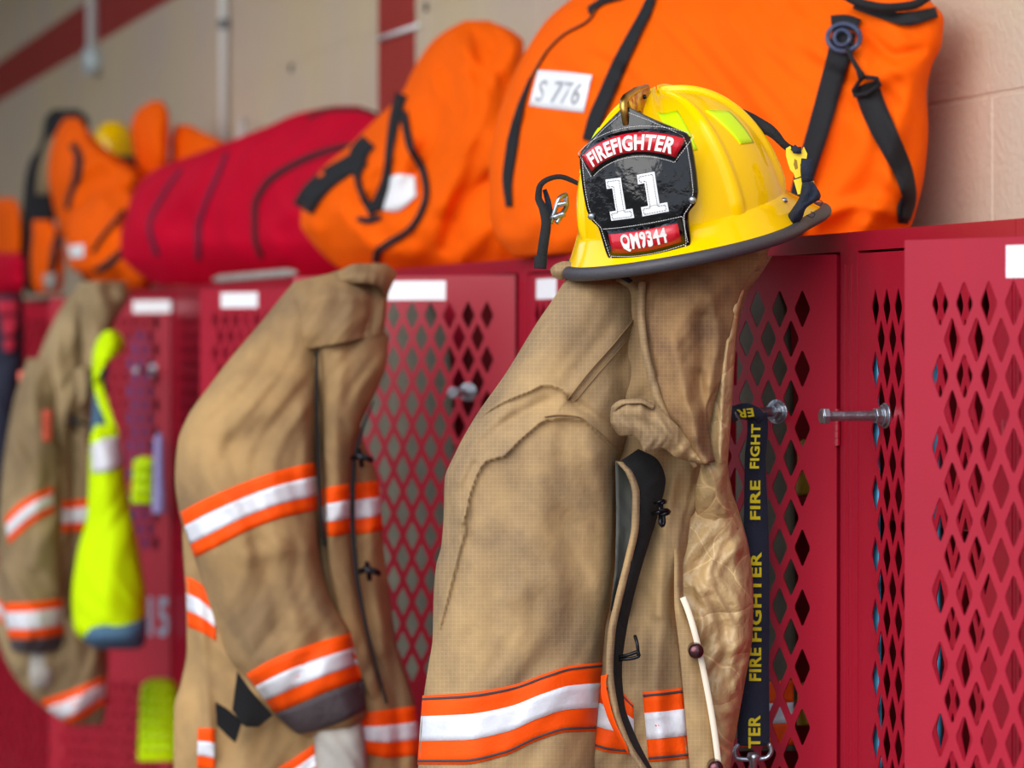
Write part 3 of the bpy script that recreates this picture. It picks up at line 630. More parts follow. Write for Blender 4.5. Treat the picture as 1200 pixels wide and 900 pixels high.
slv = Panel([(308, 672, 745, K+.03, K+.05, .01), (325, 664, 752, K+.02, K+.04, .03), (340, 655, 752, K+.01, K+.03, .05), (380, 628, 752, K, K+.03, .06), (437, 593, 752, K, K+.03, .07), (490, 556, 745, K, K+.03, .08), (530, 534, 730, K, K+.02, .09), (563, 521, 724, K, K+.02, .09), (600, 520, 723, K, K+.02, .09), (640, 517, 722, K, K+.02, .09),
    (663, 511, 721, K, K+.02, .09), (700, 508, 718, K, K+.02, .09), (747, 507, 712, K, K+.02, .09), (780, 502, 709, K, K+.02, .09), (813, 497, 706, K, K+.02, .09), (860, 492, 702, K, K+.02, .09), (1060, 484, 697, K, K+.02, .09)],
    [('s', [(752, 372), (738, 385), (715, 410), (690, 440), (668, 466)], .0045, 12), ('s', [(668, 466), (655, 456), (640, 452), (620, 460), (590, 472), (565, 488), (545, 510)], .009, 14),
     ('s', [(725, 532), (700, 508), (680, 492), (660, 491), (640, 493), (622, 506), (606, 520), (590, 536), (572, 540), (562, 552), (553, 575), (546, 602)], .011, 18),
     ('r', [(668, 466), (690, 482), (722, 505)], -.007, 6), ('r', [(640, 470), (610, 485), (580, 505), (560, 525)], -.006, 7), ('r', [(595, 480), (560, 510), (535, 560)], .006, 12),
     ('s', [(548, 600), (546, 620), (538, 650), (528, 690), (518, 730)], .010, 14), ('r', [(556, 545), (545, 575), (541, 600)], -.006, 6),
     ('r', [(700, 540), (715, 600), (712, 700)], .008, 14), ('r', [(640, 560), (620, 640), (600, 740)], .006, 26), ('r', [(660, 620), (680, 690), (668, 770)], -.006, 22), ('r', [(740, 400), (728, 440), (735, 480)], -.010, 10),
     ('r', [(560, 620), (552, 700), (545, 790)], .004, 20), ('r', [(700, 350), (660, 400), (620, 450)], .006, 22), ('r', [(600, 700), (640, 680), (690, 690)], .004, 16)],
    (.0055, 130), seed=12)
slv.build('sleeve', TAN, c1, 2.2)
band(slv, c1, [(495, 815), (545, 812), (600, 803), (640, 789), (670, 780), (706, 776)], [(489, 896), (540, 896), (590, 886), (630, 868), (665, 858), (698, 857)], .30, .66)
bl = [(694, 815), (712, 812), (735, 818), (748, 830)]; 
band(torso, c1, [(700, 800), (722, 806), (742, 825)], [(693, 876), (715, 882), (744, 884)], .30, .66)
band(torso, c1, [(753, 811), (775, 809), (799, 806)], [(760, 893), (785, 891), (811, 888)], .30, .68)
# double needle seams
for pts in ([(745, 372), (720, 402), (690, 436), (665, 468)], [(753, 376), (728, 407), (698, 441), (674, 470)]): slv.ribbon('seam', pts, 1.4, mat('tan_thread', (150, 118, 82), .9), c1, .0022, 3)
for pts in ([(724, 526), (700, 503), (678, 488), (655, 486), (638, 488)], ): slv.ribbon('seam', pts, 1.4, MATS['tan_thread'], c1, .004, 3)
for pts in ([(520, 640), (513, 740), (503, 860)],): pass
# big collar
KC = K-.045
loft('collar', [(742, 318, KC+.05), (751, 335, KC+.02), (749, 365, KC), (752, 400, KC-.01), (760, 440, KC-.01), (772, 478, KC-.01), (792, 515, KC), (815, 546, KC+.01)],
     [(905, 280, KC+.06), (889, 310, KC+.04), (872, 335, KC+.03), (864, 355, KC+.03), (856, 390, KC+.02), (849, 430, KC+.01), (838, 470, KC), (832, 505, KC), (838, 541, KC+.0)], TANC, c1, .03, .006, 90, 50, (.003, 80),
     [('r', [(822, 372), (824, 420), (815, 470)], -.012, 10), ('r', [(790, 400), (800, 450), (818, 510)], .009, 9), ('r', [(835, 350), (842, 400), (832, 450)], .006, 7), ('s', [(845, 445), (828, 480), (832, 520)], .004, 10), ('r', [(765, 345), (758, 380), (768, 440)], -.004, 4), ('r', [(820, 440), (826, 490), (828, 530)], -.008, 6)], 21)
loft('collar_edge', [(748, 330, KC+.01), (747, 365, KC-.008), (750, 400, KC-.016), (758, 440, KC-.018), (770, 480, KC-.018), (790, 517, KC-.01), (813, 549, KC-.002)], [(757, 330, KC+.01), (756, 365, KC-.01), (759, 400, KC-.02), (768, 440, KC-.02), (780, 477, KC-.02), (799, 512, KC-.012), (821, 544, KC-.002)], TAN, c1, .004, .008, 60, 6, (.001, 20))
# throat tab curling out of the collar
loft('throat_tab', [(715, 494, KC-.01), (716, 478, KC-.02), (730, 468, KC-.03), (750, 467, KC-.035), (768, 474, KC-.03), (785, 490, KC-.03), (805, 510, KC-.02), (832, 545, KC-.01)],
     [(717, 500, KC-.01), (728, 511, KC-.02), (740, 510, KC-.03), (750, 518, KC-.03), (756, 530, KC-.03), (775, 525, KC-.03), (792, 536, KC-.02), (815, 543, KC-.0)], TAN, c1, .012, .005, 60, 18, (.003, 24), [('r', [(728, 490), (755, 495), (790, 525)], -.004, 7), ('r', [(750, 480), (775, 500), (800, 530)], .004, 6)], 4)
loft('tab_edge', [(715, 494, KC-.012), (716, 478, KC-.024), (730, 468, KC-.034), (750, 467, KC-.04), (768, 474, KC-.036)], [(721, 495, KC-.018), (722, 482, KC-.03), (733, 474, KC-.04), (750, 473, KC-.046), (765, 480, KC-.04)], TAN, c1, .003, .006, 30, 5)
# storm flap with black pile edge
KF = K-.05
fl = [(722, 541, KF+.01), (734, 556, KF), (741, 580, KF), (740, 615, KF), (732, 655, KF), (721, 700, KF-.01), (712, 745, KF-.01), (710, 785, KF-.01), (715, 825, KF-.01), (728, 865, KF-.01), (752, 905, KF-.01), (775, 945, KF)]
loft('storm_flap', [(x, y, z+.002) for x, y, z in fl], [(x+9, y, z+.004) for x, y, z in fl], TAN, c1, .004, .006, 110, 6, (.001, 18))
vl = [(748, 526, KF+.03), (770, 538, KF+.03), (780, 562, KF+.03), (772, 600, KF+.03), (758, 645, KF+.025), (745, 690, KF+.02), (735, 735, KF+.02), (729, 785, KF+.02), (732, 825, KF+.02), (745, 862, KF+.02), (765, 902, KF+.02), (790, 945, KF+.02)]
vo = loft('pile_strip', [(x+4, y, z+.004) for x, y, z in fl], vl, VELCRO, c1, .006, .004, 90, 8, (.002, 22))
loft('flap_inner', [(728, 548, KF+.004), (738, 560, KF), (745, 582, KF)], [(748, 700, KF+.012), (742, 640, KF+.012), (745, 582, KF+.004)], TAN, c1, .002, .003, 16, 5) if False else None
loft('flap_trim', [(712, 790, KF-.013), (710, 800, KF-.013), (714, 822, KF-.013), (722, 848, KF-.013), (735, 875, KF-.013)], [(704, 792, KF+.0), (704, 810, KF), (710, 835, KF), (722, 862, KF), (738, 886, KF-.005)], ORTR, c1, .001, .003, 20, 4)
# hooks on the inner front
def hook(x, y, s, Z, parent, nm='clasp_hook'):
    h = tubep(nm, [(x-6*s, y+2*s, Z), (x+2*s, y, Z-.008), (x+9*s, y-2*s, Z-.006), (x+13*s, y, Z), (x+9*s, y+2*s, Z-.006), (x+1*s, y+3*s, Z-.004)], .0026*s, DSTEEL, parent, 8)
    tubep('clasp_eye', [(x+3*s, y+3*s, Z-.004), (x+3*s, y+12*s, Z-.012), (x+5*s, y+16*s, Z-.012), (x+7*s, y+12*s, Z-.01), (x+6*s, y+2*s, Z-.004)], .0024*s, DSTEEL, h, 8)
hook(771, 600, 1, K-.045, c1); hook(771, 588, .7, K-.045, c1)
h = tubep('clasp_hook', [(726, 770, K-.05), (738, 767, K-.056), (747, 764, K-.056), (749, 768, K-.056), (738, 772, K-.056), (726, 773, K-.05)], .002, DSTEEL, c1); tubep('clasp_eye', [(744, 745, K-.05), (747, 756, K-.056), (748, 768, K-.056)], .002, DSTEEL, h)
# little collar rolls showing under the brim
loft('collar_roll', [(644, 316, K+.02), (650, 310, K+.0), (662, 306, K-.0), (676, 308, K)], [(648, 325, K+.02), (658, 328, K+.0), (668, 322, K-.0), (676, 318, K)], TAN, c1, .01, .01, 20, 10)
loft('collar_roll', [(868, 305, K+.05), (872, 290, K+.02), (888, 284, K+.01), (905, 283, K+.03)], [(874, 318, K+.05), (886, 318, K+.02), (897, 306, K+.02), (902, 290, K+.03)], TAN, c1, .02, .012, 24, 12, (.003, 18))
loft('collar_roll', [(862, 292, K+.05), (880, 280, K+.03), (900, 272, K+.03), (925, 262, K+.05)], [(868, 304, K+.05), (890, 290, K+.03), (905, 288, K+.03), (918, 276, K+.05)], TAN, c1, .02, .012, 24, 10, (.003, 18))
# ------------------------------------------------------------------ lettered strap on the ajar door peg
KS = 3.463
ws = empty('utility_strap', P(882, 880, KS), 'black webbing strap with yellow fire fighter lettering, looped over the ajar door peg', 'strap')
sp_ = [(872, 484, KS-.012), (884, 487, KS-.014), (888, 500, KS-.006), (886, 540, KS), (886, 700, KS), (884, 872, KS)]
strap('webbing', [(887, 484, KS-.012), (888, 500, KS-.006), (885, 540, KS), (886, 620, KS+.002), (885, 700, KS), (883, 800, KS), (883, 874, KS)], [24, 25, 29, 33, 35, 37, 38], NAVY, ws, .004, 90)
strap('webbing_loop', [(855, 488, KS+.03), (862, 484, KS-.0), (875, 481, KS-.012), (888, 486, KS-.012), (893, 494, KS-.008)], [18, 18, 17, 14, 10], NAVY, ws, .004, 24)
def upright(txt, y0, y1, xc, h, Z, slant=0):
    V, Fc, a_ = glyphs(txt, .03)
    raised('woven_lettering', V, Fc, lambda x, y, q: P(xc-(y-.5)*h+slant*(x-.5), y0+(y1-y0)*x, Z-.0012-q), YTXT, ws)
upright('TER', 877, 838, 884, 14, KS); upright('FIRE', 798, 759, 885, 14, KS); upright('FIGHTER', 752, 647, 886, 13, KS); upright('FIRE', 609, 563, 885, 12, KS+.001); upright('FIGHT', 549, 497, 885, 11, KS-.02, 2)
V, Fc, a_ = glyphs('ER', .03); raised('woven_lettering', V, Fc, lambda x, y, q: P(882-19*x+2*y, 478+10*y+x*2, KS-.018-q), YTXT, ws)
cl = tubep('swivel_clip', [(866, 872, KS), (861, 880, KS), (863, 888, KS), (880, 890, KS), (898, 888, KS), (904, 880, KS), (901, 871, KS)], .0028, STEEL, ws); cl['label'] = 'steel swivel clip'
MB().tube(P([883, 883, 883, 883], [882, 888, 892, 930], [KS]*4), [.006, .0085, .005, .004], 12).build('swivel', STEEL, cl, True)
# ------------------------------------------------------------------ middle coat
K2 = 4.42
c2_ = empty('turnout_coat', P(330, 900, K2), 'middle tan coat with angled sleeve, bent collar and two orange and silver sleeve bands', 'coat')
body2 = Panel([(318, 392, 462, K2+.04, K2+.04, .02), (345, 350, 455, K2+.04, K2+.04, .05), (390, 330, 450, K2+.05, K2+.04, .07), (430, 300, 440, K2+.05, K2+.04, .08), (470, 280, 420, K2+.06, K2+.04, .08), (510, 240, 424, K2+.06, K2+.05, .08), (560, 214, 442, K2+.06, K2+.05, .08), (628, 214, 448, K2+.06, K2+.05, .08), (700, 218, 457, K2+.06, K2+.05, .08), (760, 219, 466, K2+.06, K2+.05, .08), (800, 212, 479, K2+.06, K2+.05, .08), (830, 204, 487, K2+.06, K2+.05, .08), (1060, 203, 493, K2+.06, K2+.05, .08)],
    [('r', [(430, 480), (436, 600), (450, 760)], .01, 9), ('r', [(330, 740), (300, 830), (280, 900)], .012, 14), ('r', [(232, 700), (240, 800), (250, 900)], .01, 8), ('r', [(455, 700), (465, 800), (470, 900)], -.008, 8), ('r', [(380, 420), (378, 480), (385, 540)], .010, 9)], (.009, 100), seed=31)
body2.build('torso', TAN2, c2_, 3.5)
band(body2, c2_, [(404, 568), (425, 565), (444, 563)], [(408, 627), (428, 625), (449, 621)], .33, .70, stitch=False)
band(body2, c2_, [(418, 836), (450, 832), (487, 827)], [(424, 882), (455, 888), (493, 884)], .33, .68, stitch=False)
band(body2, c2_, [(232, 853), (242, 853), (252, 854)], [(231, 900), (242, 902), (252, 905)], .33, .68, stitch=False)
band(body2, c2_, [(316, 906), (342, 890), (368, 872)], [(330, 935), (350, 925), (372, 908)], .33, .7, stitch=False)
band(body2, c2_, [(217, 674), (232, 682), (252, 702)], [(220, 735), (236, 741), (253, 751)], .34, .68, stitch=False)
s2 = Panel([(330, 345, 378, K2+.02, K2, .02), (350, 328, 376, K2+.02, K2, .03), (380, 304, 375, K2+.01, K2-.01, .05), (420, 270, 374, K2+.01, K2-.01, .06), (450, 247, 373, K2+.0, K2-.02, .08), (490, 219, 372, K2, K2-.02, .09), (520, 208, 371, K2, K2-.02, .09), (560, 205, 371, K2, K2-.02, .10), (600, 210, 373, K2, K2-.02, .10), (650, 226, 376, K2-.01, K2-.02, .10), (700, 243, 388, K2-.01, K2-.03, .09), (740, 256, 410, K2-.01, K2-.03, .09),
    (775, 270, 416, K2-.01, K2-.03, .09), (795, 287, 420, K2-.01, K2-.03, .09), (815, 303, 425, K2-.01, K2-.03, .08), (835, 318, 430, K2-.01, K2-.03, .07), (852, 335, 416, K2-.01, K2-.03, .05), (862, 352, 385, K2-.01, K2-.02, .02)],
    [('r', [(300, 640), (320, 690), (330, 740)], -.009, 12), ('r', [(260, 620), (290, 650), (340, 640)], .008, 14), ('r', [(355, 480), (362, 560), (366, 640)], .008, 10), ('r', [(300, 420), (280, 480), (250, 520)], .006, 18), ('r', [(345, 640), (352, 700), (375, 750)], -.008, 12), ('r', [(250, 650), (270, 700), (300, 770)], .007, 10), ('r', [(310, 500), (270, 520), (230, 515)], -.005, 12)], (.008, 90), seed=33)
s2.build('sleeve', TAN2, c2_, 3)
band(s2, c2_, [(211, 600), (240, 585), (280, 568), (325, 552), (371, 541)], [(228, 654), (255, 640), (290, 622), (330, 607), (374, 597)], .30, .70, stitch=False)
band(s2, c2_, [(288, 790), (320, 772), (365, 755), (412, 741)], [(322, 836), (345, 827), (385, 810), (424, 796)], .32, .68, stitch=False)
s2.patch('cuff', [(322, 837), (345, 828), (385, 811), (426, 797)], [(348, 861), (365, 858), (400, 846), (429, 831)], CUFF, c2_, off=.003)
wl = Panel([(845, 366, 424, K2-.02, K2-.03, .03), (870, 368, 428, K2-.02, K2-.03, .04), (1060, 378, 438, K2-.02, K2-.03, .04)], (), (.003, 40)); o = wl.build('wrist_lining', GREY, c2_, 3.5); o['label'] = 'pale grey wristlet'
fl2 = Panel([(345, 374, 448, K2-.02, K2+.02, .03), (386, 372, 448, K2-.03, K2+.01, .04), (393, 372, 455, K2-.03, K2+.01, .04), (430, 373, 452, K2-.03, K2, .04), (460, 374, 440, K2-.03, K2, .04), (500, 376, 422, K2-.03, K2, .04), (540, 378, 413, K2-.03, K2, .04), (600, 380, 411, K2-.03, K2, .04), (660, 384, 415, K2-.03, K2, .03), (720, 396, 424, K2-.02, K2, .03), (780, 416, 439, K2-.02, K2, .02), (826, 436, 452, K2-.01, K2, .01)], [('r', [(400, 420), (396, 500), (400, 600)], .006, 8)], (.004, 60), seed=35)
o = fl2.build('front_flap', TAN2, c2_, 3)
band(fl2, c2_, [(375, 573), (390, 570), (412, 566)], [(379, 629), (394, 628), (413, 624)], .33, .70, stitch=False)
o = strap('flap_gap_shade', [(371, 410, K2-.06), (371, 480, K2-.065), (373, 540, K2-.065), (376, 600, K2-.06), (380, 640, K2-.05)], 4, DARKC, c2_, .004)  # black strip standing in for the shaded gap left of the flap
strap('flap_shade_strip', [(438, 470, K2-.025), (424, 505, K2-.03), (415, 545, K2-.035), (413, 600, K2-.035), (417, 665, K2-.035), (427, 725, K2-.03), (441, 782, K2-.02), (453, 824, K2-.01)], [2, 5, 6, 6, 5, 4, 3], DARKC, c2_, .004)  # shadow along the flap's right edge, drawn as a black strip
loft('collar', [(345, 330, K2), (346, 345, K2-.04), (352, 368, K2-.06), (354, 392, K2-.06), (358, 410, K2-.05)], [(440, 308, K2+.06), (460, 318, K2+.04), (452, 345, K2+.0), (449, 372, K2-.02), (448, 393, K2-.02)], TAN2, c2_, .035, .008, 40, 30, (.005, 50), [('r', [(360, 350), (390, 345), (430, 350)], .008, 9), ('r', [(430, 330), (436, 360), (430, 390)], -.01, 6)], 9)
loft('collar_fold', [(395, 318, K2-.01), (418, 309, K2-.01), (450, 309, K2+.0), (466, 320, K2+.03)], [(400, 334, K2-.02), (425, 332, K2-.05), (446, 338, K2-.03), (452, 350, K2)], TAN2, c2_, .02, .008, 24, 10, (.003, 24))
def clasp(x, y, Z, par):
    o = tubep('clasp_hook', [(x-8, y, Z), (x, y-3, Z-.01), (x+10, y, Z-.01), (x+14, y+2, Z)], .0045, DSTEEL, par); tubep('clasp_eye', [(x, y-10, Z), (x+2, y, Z-.012), (x+3, y+9, Z)], .004, DSTEEL, o)
clasp(421, 537, K2-.05, c2_); clasp(430, 670, K2-.05, c2_)
loft('pile_patch', [(278, 786, K2-.11), (292, 806, K2-.11), (320, 838, K2-.10)], [(272, 832, K2-.08), (290, 852, K2-.08), (303, 852, K2-.08)], VELCRO, c2_, .006, .004, 16, 8)
loft('pile_patch', [(252, 822, K2-.07), (268, 832, K2-.07), (284, 846, K2-.07)], [(254, 850, K2-.06), (266, 862, K2-.06), (276, 871, K2-.06)], VELCRO, c2_, .004, .004, 12, 6)
# ------------------------------------------------------------------ far coat, bright jacket, navy jacket
K3 = 7.0
c3 = empty('turnout_coat', P(70, 850, K3), 'far tan coat beside the lime jacket, grey wristlet hanging from its cuff', 'coat')
b3 = Panel([(330, 95, 150, K3+.05, K3+.05, .03), (355, 75, 140, K3+.05, K3+.05, .06), (400, 52, 126, K3+.05, K3+.05, .09), (450, 34, 122, K3+.05, K3+.05, .10), (500, 22, 118, K3+.05, K3+.05, .10), (560, 10, 114, K3+.05, K3+.05, .10), (640, 0, 112, K3+.05, K3+.05, .10), (720, -8, 122, K3+.05, K3+.05, .10), (770, 5, 127, K3+.05, K3+.05, .10), (800, 22, 126, K3+.05, K3+.05, .08), (832, 55, 124, K3+.05, K3+.05, .06), (850, 82, 120, K3+.05, K3+.05, .03)],
    [('r', [(86, 490), (86, 600), (84, 720)], -.03, 5), ('r', [(60, 380), (70, 460), (66, 560)], .02, 10), ('r', [(104, 500), (108, 600), (105, 720)], .015, 6), ('r', [(104, 360), (96, 420), (100, 460)], -.03, 7)], (.014, 60), seed=41, zmin=.2)
b3.build('torso', TAN3, c3, 3.5)
s3 = Panel([(420, 32, 70, K3, K3, .03), (470, 16, 72, K3-.02, K3, .08), (560, 2, 76, K3-.03, K3, .11), (640, -3, 75, K3-.03, K3, .11), (700, 2, 78, K3-.03, K3, .11), (745, 8, 78, K3-.03, K3, .1), (762, 14, 74, K3-.03, K3, .06)], [('r', [(40, 470), (46, 560), (40, 660)], .015, 9)], (.012, 60), seed=42)
s3.build('sleeve', TAN3, c3, 3.5)
band(s3, c3, [(6, 606), (22, 590), (42, 578), (62, 570)], [(10, 638), (26, 624), (44, 610), (64, 600)], .28, .72, stitch=False)
band(s3, c3, [(4, 707), (30, 706), (76, 701)], [(10, 748), (35, 749), (77, 743)], .26, .74, stitch=False)
s3.patch('cuff', [(9, 749), (35, 750), (77, 744)], [(14, 763), (40, 766), (76, 760)], CUFF, c3, off=.004)
band(b3, c3, [(62, 588), (85, 586), (104, 584)], [(64, 624), (85, 624), (104, 622)], .25, .72, stitch=False)
band(b3, c3, [(45, 822), (75, 812), (100, 802), (123, 792)], [(80, 851), (98, 842), (112, 832), (124, 824)], .25, .75, stitch=False)
band(b3, c3, [(-6, 700), (0, 704), (4, 710)], [(-6, 722), (0, 726), (4, 734)], .25, .75, stitch=False)
o = Panel([(758, 34, 60, K3-.03, K3-.02, .03), (790, 34, 64, K3-.03, K3-.02, .03), (806, 38, 58, K3-.03, K3-.02, .01)]).build('wristlet', GREY, c3, 3.5); o['label'] = 'pale grey wristlet'
b3.patch('coral_tab', [(21, 436), (29, 434), (37, 436)], [(22, 449), (29, 451), (37, 449)], PINK, c3, off=.012); s3.patch('coral_tab', [(50, 481), (56, 480), (61, 481)], [(50, 516), (56, 518), (60, 516)], PINK, c3, off=.004)
loft('collar', [(96, 334, K3-.02), (94, 370, K3-.06), (100, 420, K3-.06), (112, 462, K3-.05)], [(128, 330, K3), (152, 345, K3), (138, 372, K3), (126, 392, K3-.02)], TAN3, c3, .04, .02, 30, 16, (.008, 30))
loft('front_flap', [(88, 432, K3-.08), (90, 452, K3-.08), (93, 478, K3-.07)], [(108, 430, K3-.07), (110, 445, K3-.07), (104, 462, K3-.07)], TAN3, c3, .02, .01, 14, 8)
clasp(86, 496, K3-.09, c3)
KJ = 6.84
j = empty('lime_jacket', P(128, 765, KJ), 'fluorescent lime jacket with slate blue cuff hanging beside the far tan coat', 'jacket')
lj = Panel([(498, 112, 132, KJ, KJ, .02), (512, 106, 140, KJ, KJ, .05), (552, 104, 146, KJ, KJ, .06), (600, 102, 154, KJ, KJ, .07), (650, 90, 164, KJ, KJ, .09), (700, 84, 171, KJ, KJ, .1), (735, 86, 171, KJ, KJ, .1), (746, 92, 170, KJ, KJ, .09), (752, 100, 168, KJ, KJ, .04)], [('r', [(128, 580), (130, 650), (125, 720)], .012, 12)], (.01, 70), seed=51)
lj.build('sleeve', LIME, j, 3.5)
lj.patch('reflective_band', [(106, 522), (122, 514), (140, 511)], [(108, 554), (125, 552), (147, 543)], SILV, j, off=.01)
Panel([(722, 120, 171, KJ-.02, KJ-.02, .03), (732, 99, 172, KJ-.02, KJ-.02, .08), (745, 96, 171, KJ-.02, KJ-.02, .1), (756, 104, 169, KJ-.02, KJ-.02, .07), (761, 116, 160, KJ-.02, KJ-.02, .03)]).build('cuff', SLATE, j, 3)
loft('collar', [(122, 388, KJ), (112, 402, KJ), (108, 424, KJ), (110, 450, KJ)], [(136, 386, KJ), (146, 400, KJ), (142, 412, KJ), (124, 426, KJ)], LIME, j, .04, .02, 20, 10, (.008, 20))
strap('front_edge', [(112, 428, KJ), (116, 455, KJ), (124, 480, KJ), (132, 500, KJ), (138, 512, KJ)], [8, 11, 12, 9, 7], LIME, j, .02)
loft('lining', [(112, 440, KJ+.06), (108, 480, KJ+.06), (106, 520, KJ+.06)], [(128, 428, KJ+.06), (124, 470, KJ+.06), (134, 518, KJ+.06)], SLATE, j, .02, .02, 20, 8)
KN = 8.3
nv = empty('navy_jacket', P(8, 640, KN), 'navy jacket with crimson lettering at the left edge of the picture', 'jacket')
np_ = Panel([(345, -30, 27, KN, KN, .04), (420, -34, 28, KN, KN, .08), (480, -36, 24, KN, KN, .1), (560, -40, 14, KN, KN, .1), (600, -40, 10, KN, KN, .1), (640, -40, 2, KN, KN, .03)], (), (.01, 60), seed=61); np_.build('body', NAVC, nv, 4)
for i, (y0, y1, x0, x1) in enumerate(((352, 368, -4, 22), (371, 393, 2, 20), (397, 412, 4, 18))): np_.patch('lettering_block', [(x0, y0), (x1, y0)], [(x0+2, y1), (x1-2, y1)], CRED, nv, off=.01)
# ------------------------------------------------------------------ bags on top of the lockers
ZT = LTOP+.002
def bag(name, rows, folds, noise, m, label, cat='bag', seed=1, e=3.0, step=4, thick=.55, group=None, an=.7):
    px = np.mean([r[1] for r in rows]+[r[2] for r in rows]); Zm = np.mean([r[3] for r in rows])
    q = P(px, 391, Zm); t = empty(name, (q[0], q[1], LTOP), label, cat, group)
    p = Panel(rows, folds, noise, e, seed, ZT, thick, an); p.build('bag_body', m, t, step); return t, p
z1, z2 = 4.70, 4.02
def rows_(lst, za, zb, x0, x1, Bs=None):
    out = []
    for r in lst:
        y, xl, xr, B = r; f = lambda x: za+(zb-za)*(x-x0)/(x1-x0); out.append((y, xl, xr, f(xl), f(xr), B))
    return out
bg1, pb1 = bag('gear_bag', rows_([(-40, 780, 980, .03), (-22, 700, 1040, .08), (0, 668, 1088, .12), (22, 642, 1106, .15), (50, 622, 1104, .17), (78, 606, 1092, .18), (110, 592, 1086, .19), (150, 580, 1088, .2), (200, 573, 1084, .2), (245, 573, 1074, .2), (275, 580, 1064, .19), (300, 600, 1050, .15), (325, 620, 1040, .05)], z1, z2, 575, 1100),
    [('r', [(640, 110), (600, 170), (592, 260)], -.012, 7), ('r', [(1085, 75), (1060, 130), (1040, 200)], .02, 14), ('r', [(1060, 80), (1020, 90), (1000, 60)], .015, 14), ('r', [(1080, 60), (1050, 66), (1015, 40)], -.012, 8), ('r', [(1075, 230), (1040, 215), (1010, 260)], .015, 12),
     ('r', [(860, 20), (890, 60), (880, 120)], .015, 22), ('r', [(700, 30), (690, 80), (660, 130)], .012, 16), ('r', [(960, 255), (1010, 240), (1060, 255)], .015, 9), ('r', [(640, 290), (625, 230), (640, 160)], .015, 18), ('r', [(920, 40), (930, 80), (950, 120)], .012, 16)], (.014, 120), ORB,
    'big orange gear bag behind the yellow helmet, white label and black carry straps', seed=71)
def strap_on(p, par, pts, wd, m=WEB, name='carry_strap', off=.011): return p.ribbon(name, pts, wd, m, par, off)
strap_on(pb1, bg1, [(770, -20), (757, 12), (740, 45), (725, 75), (710, 110), (697, 140), (690, 165)], [9, 12, 14, 16, 17, 17, 16])
strap_on(pb1, bg1, [(621, 92), (608, 130), (598, 180), (594, 215), (596, 242)], [3, 8, 13, 12, 7])
strap_on(pb1, bg1, [(700, 6), (690, 22), (660, 40), (640, 60), (621, 92)], [2, 2, 2, 2, 3], mat('seam_dark', (120, 60, 20), .8), 'seam')
o = pb1.patch('handle_webbing', [(688, 8), (706, -4), (726, -14)], [(690, 16), (708, 4), (730, -2)], WEB, bg1, off=.012)
o = pb1.patch('name_label', [(630, 82), (660, 84), (694, 88)], [(620, 124), (650, 128), (684, 132)], WHITE, bg1, off=.004)
V, Fc, a_ = glyphs('S 776', .01); raised('label_lettering', V, Fc, lambda x, y, h: pb1.surf(630+50*x+8*y-4, 119-26*y+4*x, .0055+h), INK, o)
# strap, ring and snap hook on the end of the bag
strap_on(pb1, bg1, [(990, 36), (980, 75), (968, 120), (955, 165), (943, 205), (935, 240), (930, 275)], [27, 26, 26, 25, 24, 23, 20])
o = strap_on(pb1, bg1, [(974, 26), (990, 25), (1006, 30)], 16, WEB, 'ring_loop', .014)
def pbpt(x, y, off): return pb1.surf(x, y, off)
rg = MB().tube([pbpt(989+19*math.sin(a)*(1 if 1 else 1), 44+16*math.cos(a), .02) for a in np.linspace(0, 2*math.pi, 25)], .0035, 8, False).build('d_ring', mat('slate_plastic', (62, 70, 96), .4), bg1, True); rg['label'] = 'slate plastic ring'
MB().tube([pbpt(987+9*math.sin(a), 44+9*math.cos(a), .024) for a in np.linspace(0, 2*math.pi, 17)], .003, 8, False).build('inner_ring', MATS['slate_plastic'], rg, True)
MB().tube([pbpt(993, 55, .028), pbpt(998, 68, .028), pbpt(1006, 82, .028), pbpt(1011, 92, .026)], [.004, .003, .0035, .006], 8).build('snap_hook', DARKC, bg1, True)
MB().tube([pbpt(x, y, .022) for x, y in ((1011, 90), (1028, 92), (1031, 99), (1016, 110), (1002, 112), (1000, 106), (1008, 94), (1012, 90))], .003, 8, False).build('hook_eye', DARKC, bg1, True)
strap_on(pb1, bg1, [(1014, 98), (1022, 122), (1034, 150), (1048, 178), (1060, 205), (1066, 235), (1062, 258)], [30, 30, 29, 26, 22, 17, 10], off=.012)
strap_on(pb1, bg1, [(1066, 225), (1060, 245), (1058, 262)], [10, 18, 12], name='strap_end', off=.005)
# mesh pocket / dark things lying on the big bag
t = tubep('dark_hose_loop', [(985, -8, 4.0), (1010, 4, 3.98), (1040, 9, 3.96), (1070, 6, 3.96), (1088, -4, 3.97)], .006, DARKC, None, base=P(1030, 5, 3.98)); tag(t, 'thin black loop lying along the top edge of the big orange bag', 'loop')
strap_on(pb1, bg1, [(1000, 8), (1030, 16), (1062, 22), (1098, 14)], [4, 10, 16, 12], name='dark_opening')
# middle orange bag
za, zb = zw(350, -.03), zw(612, .26)
bg2, pb2 = bag('gear_bag', rows_([(24, 545, 572, .02), (36, 522, 600, .06), (50, 505, 614, .09), (80, 485, 614, .13), (110, 470, 612, .16), (140, 440, 612, .18), (170, 410, 612, .2), (200, 375, 614, .2), (230, 355, 616, .2), (262, 352, 620, .2), (285, 366, 624, .18), (305, 385, 628, .13), (330, 420, 630, .04)], za, zb, 350, 612),
    [('r', [(545, 60), (550, 150), (520, 240)], .03, 14), ('r', [(570, 210), (540, 240), (520, 290)], -.035, 10), ('r', [(600, 60), (570, 110), (575, 190)], .03, 14), ('r', [(400, 250), (440, 290), (480, 300)], .025, 12), ('r', [(590, 250), (560, 280), (540, 305)], .03, 12), ('r', [(480, 100), (500, 160), (500, 220)], -.015, 16)], (.02, 90), ORB,
    'middle orange gear bag slumped between the red bag and the big orange bag', seed=77)
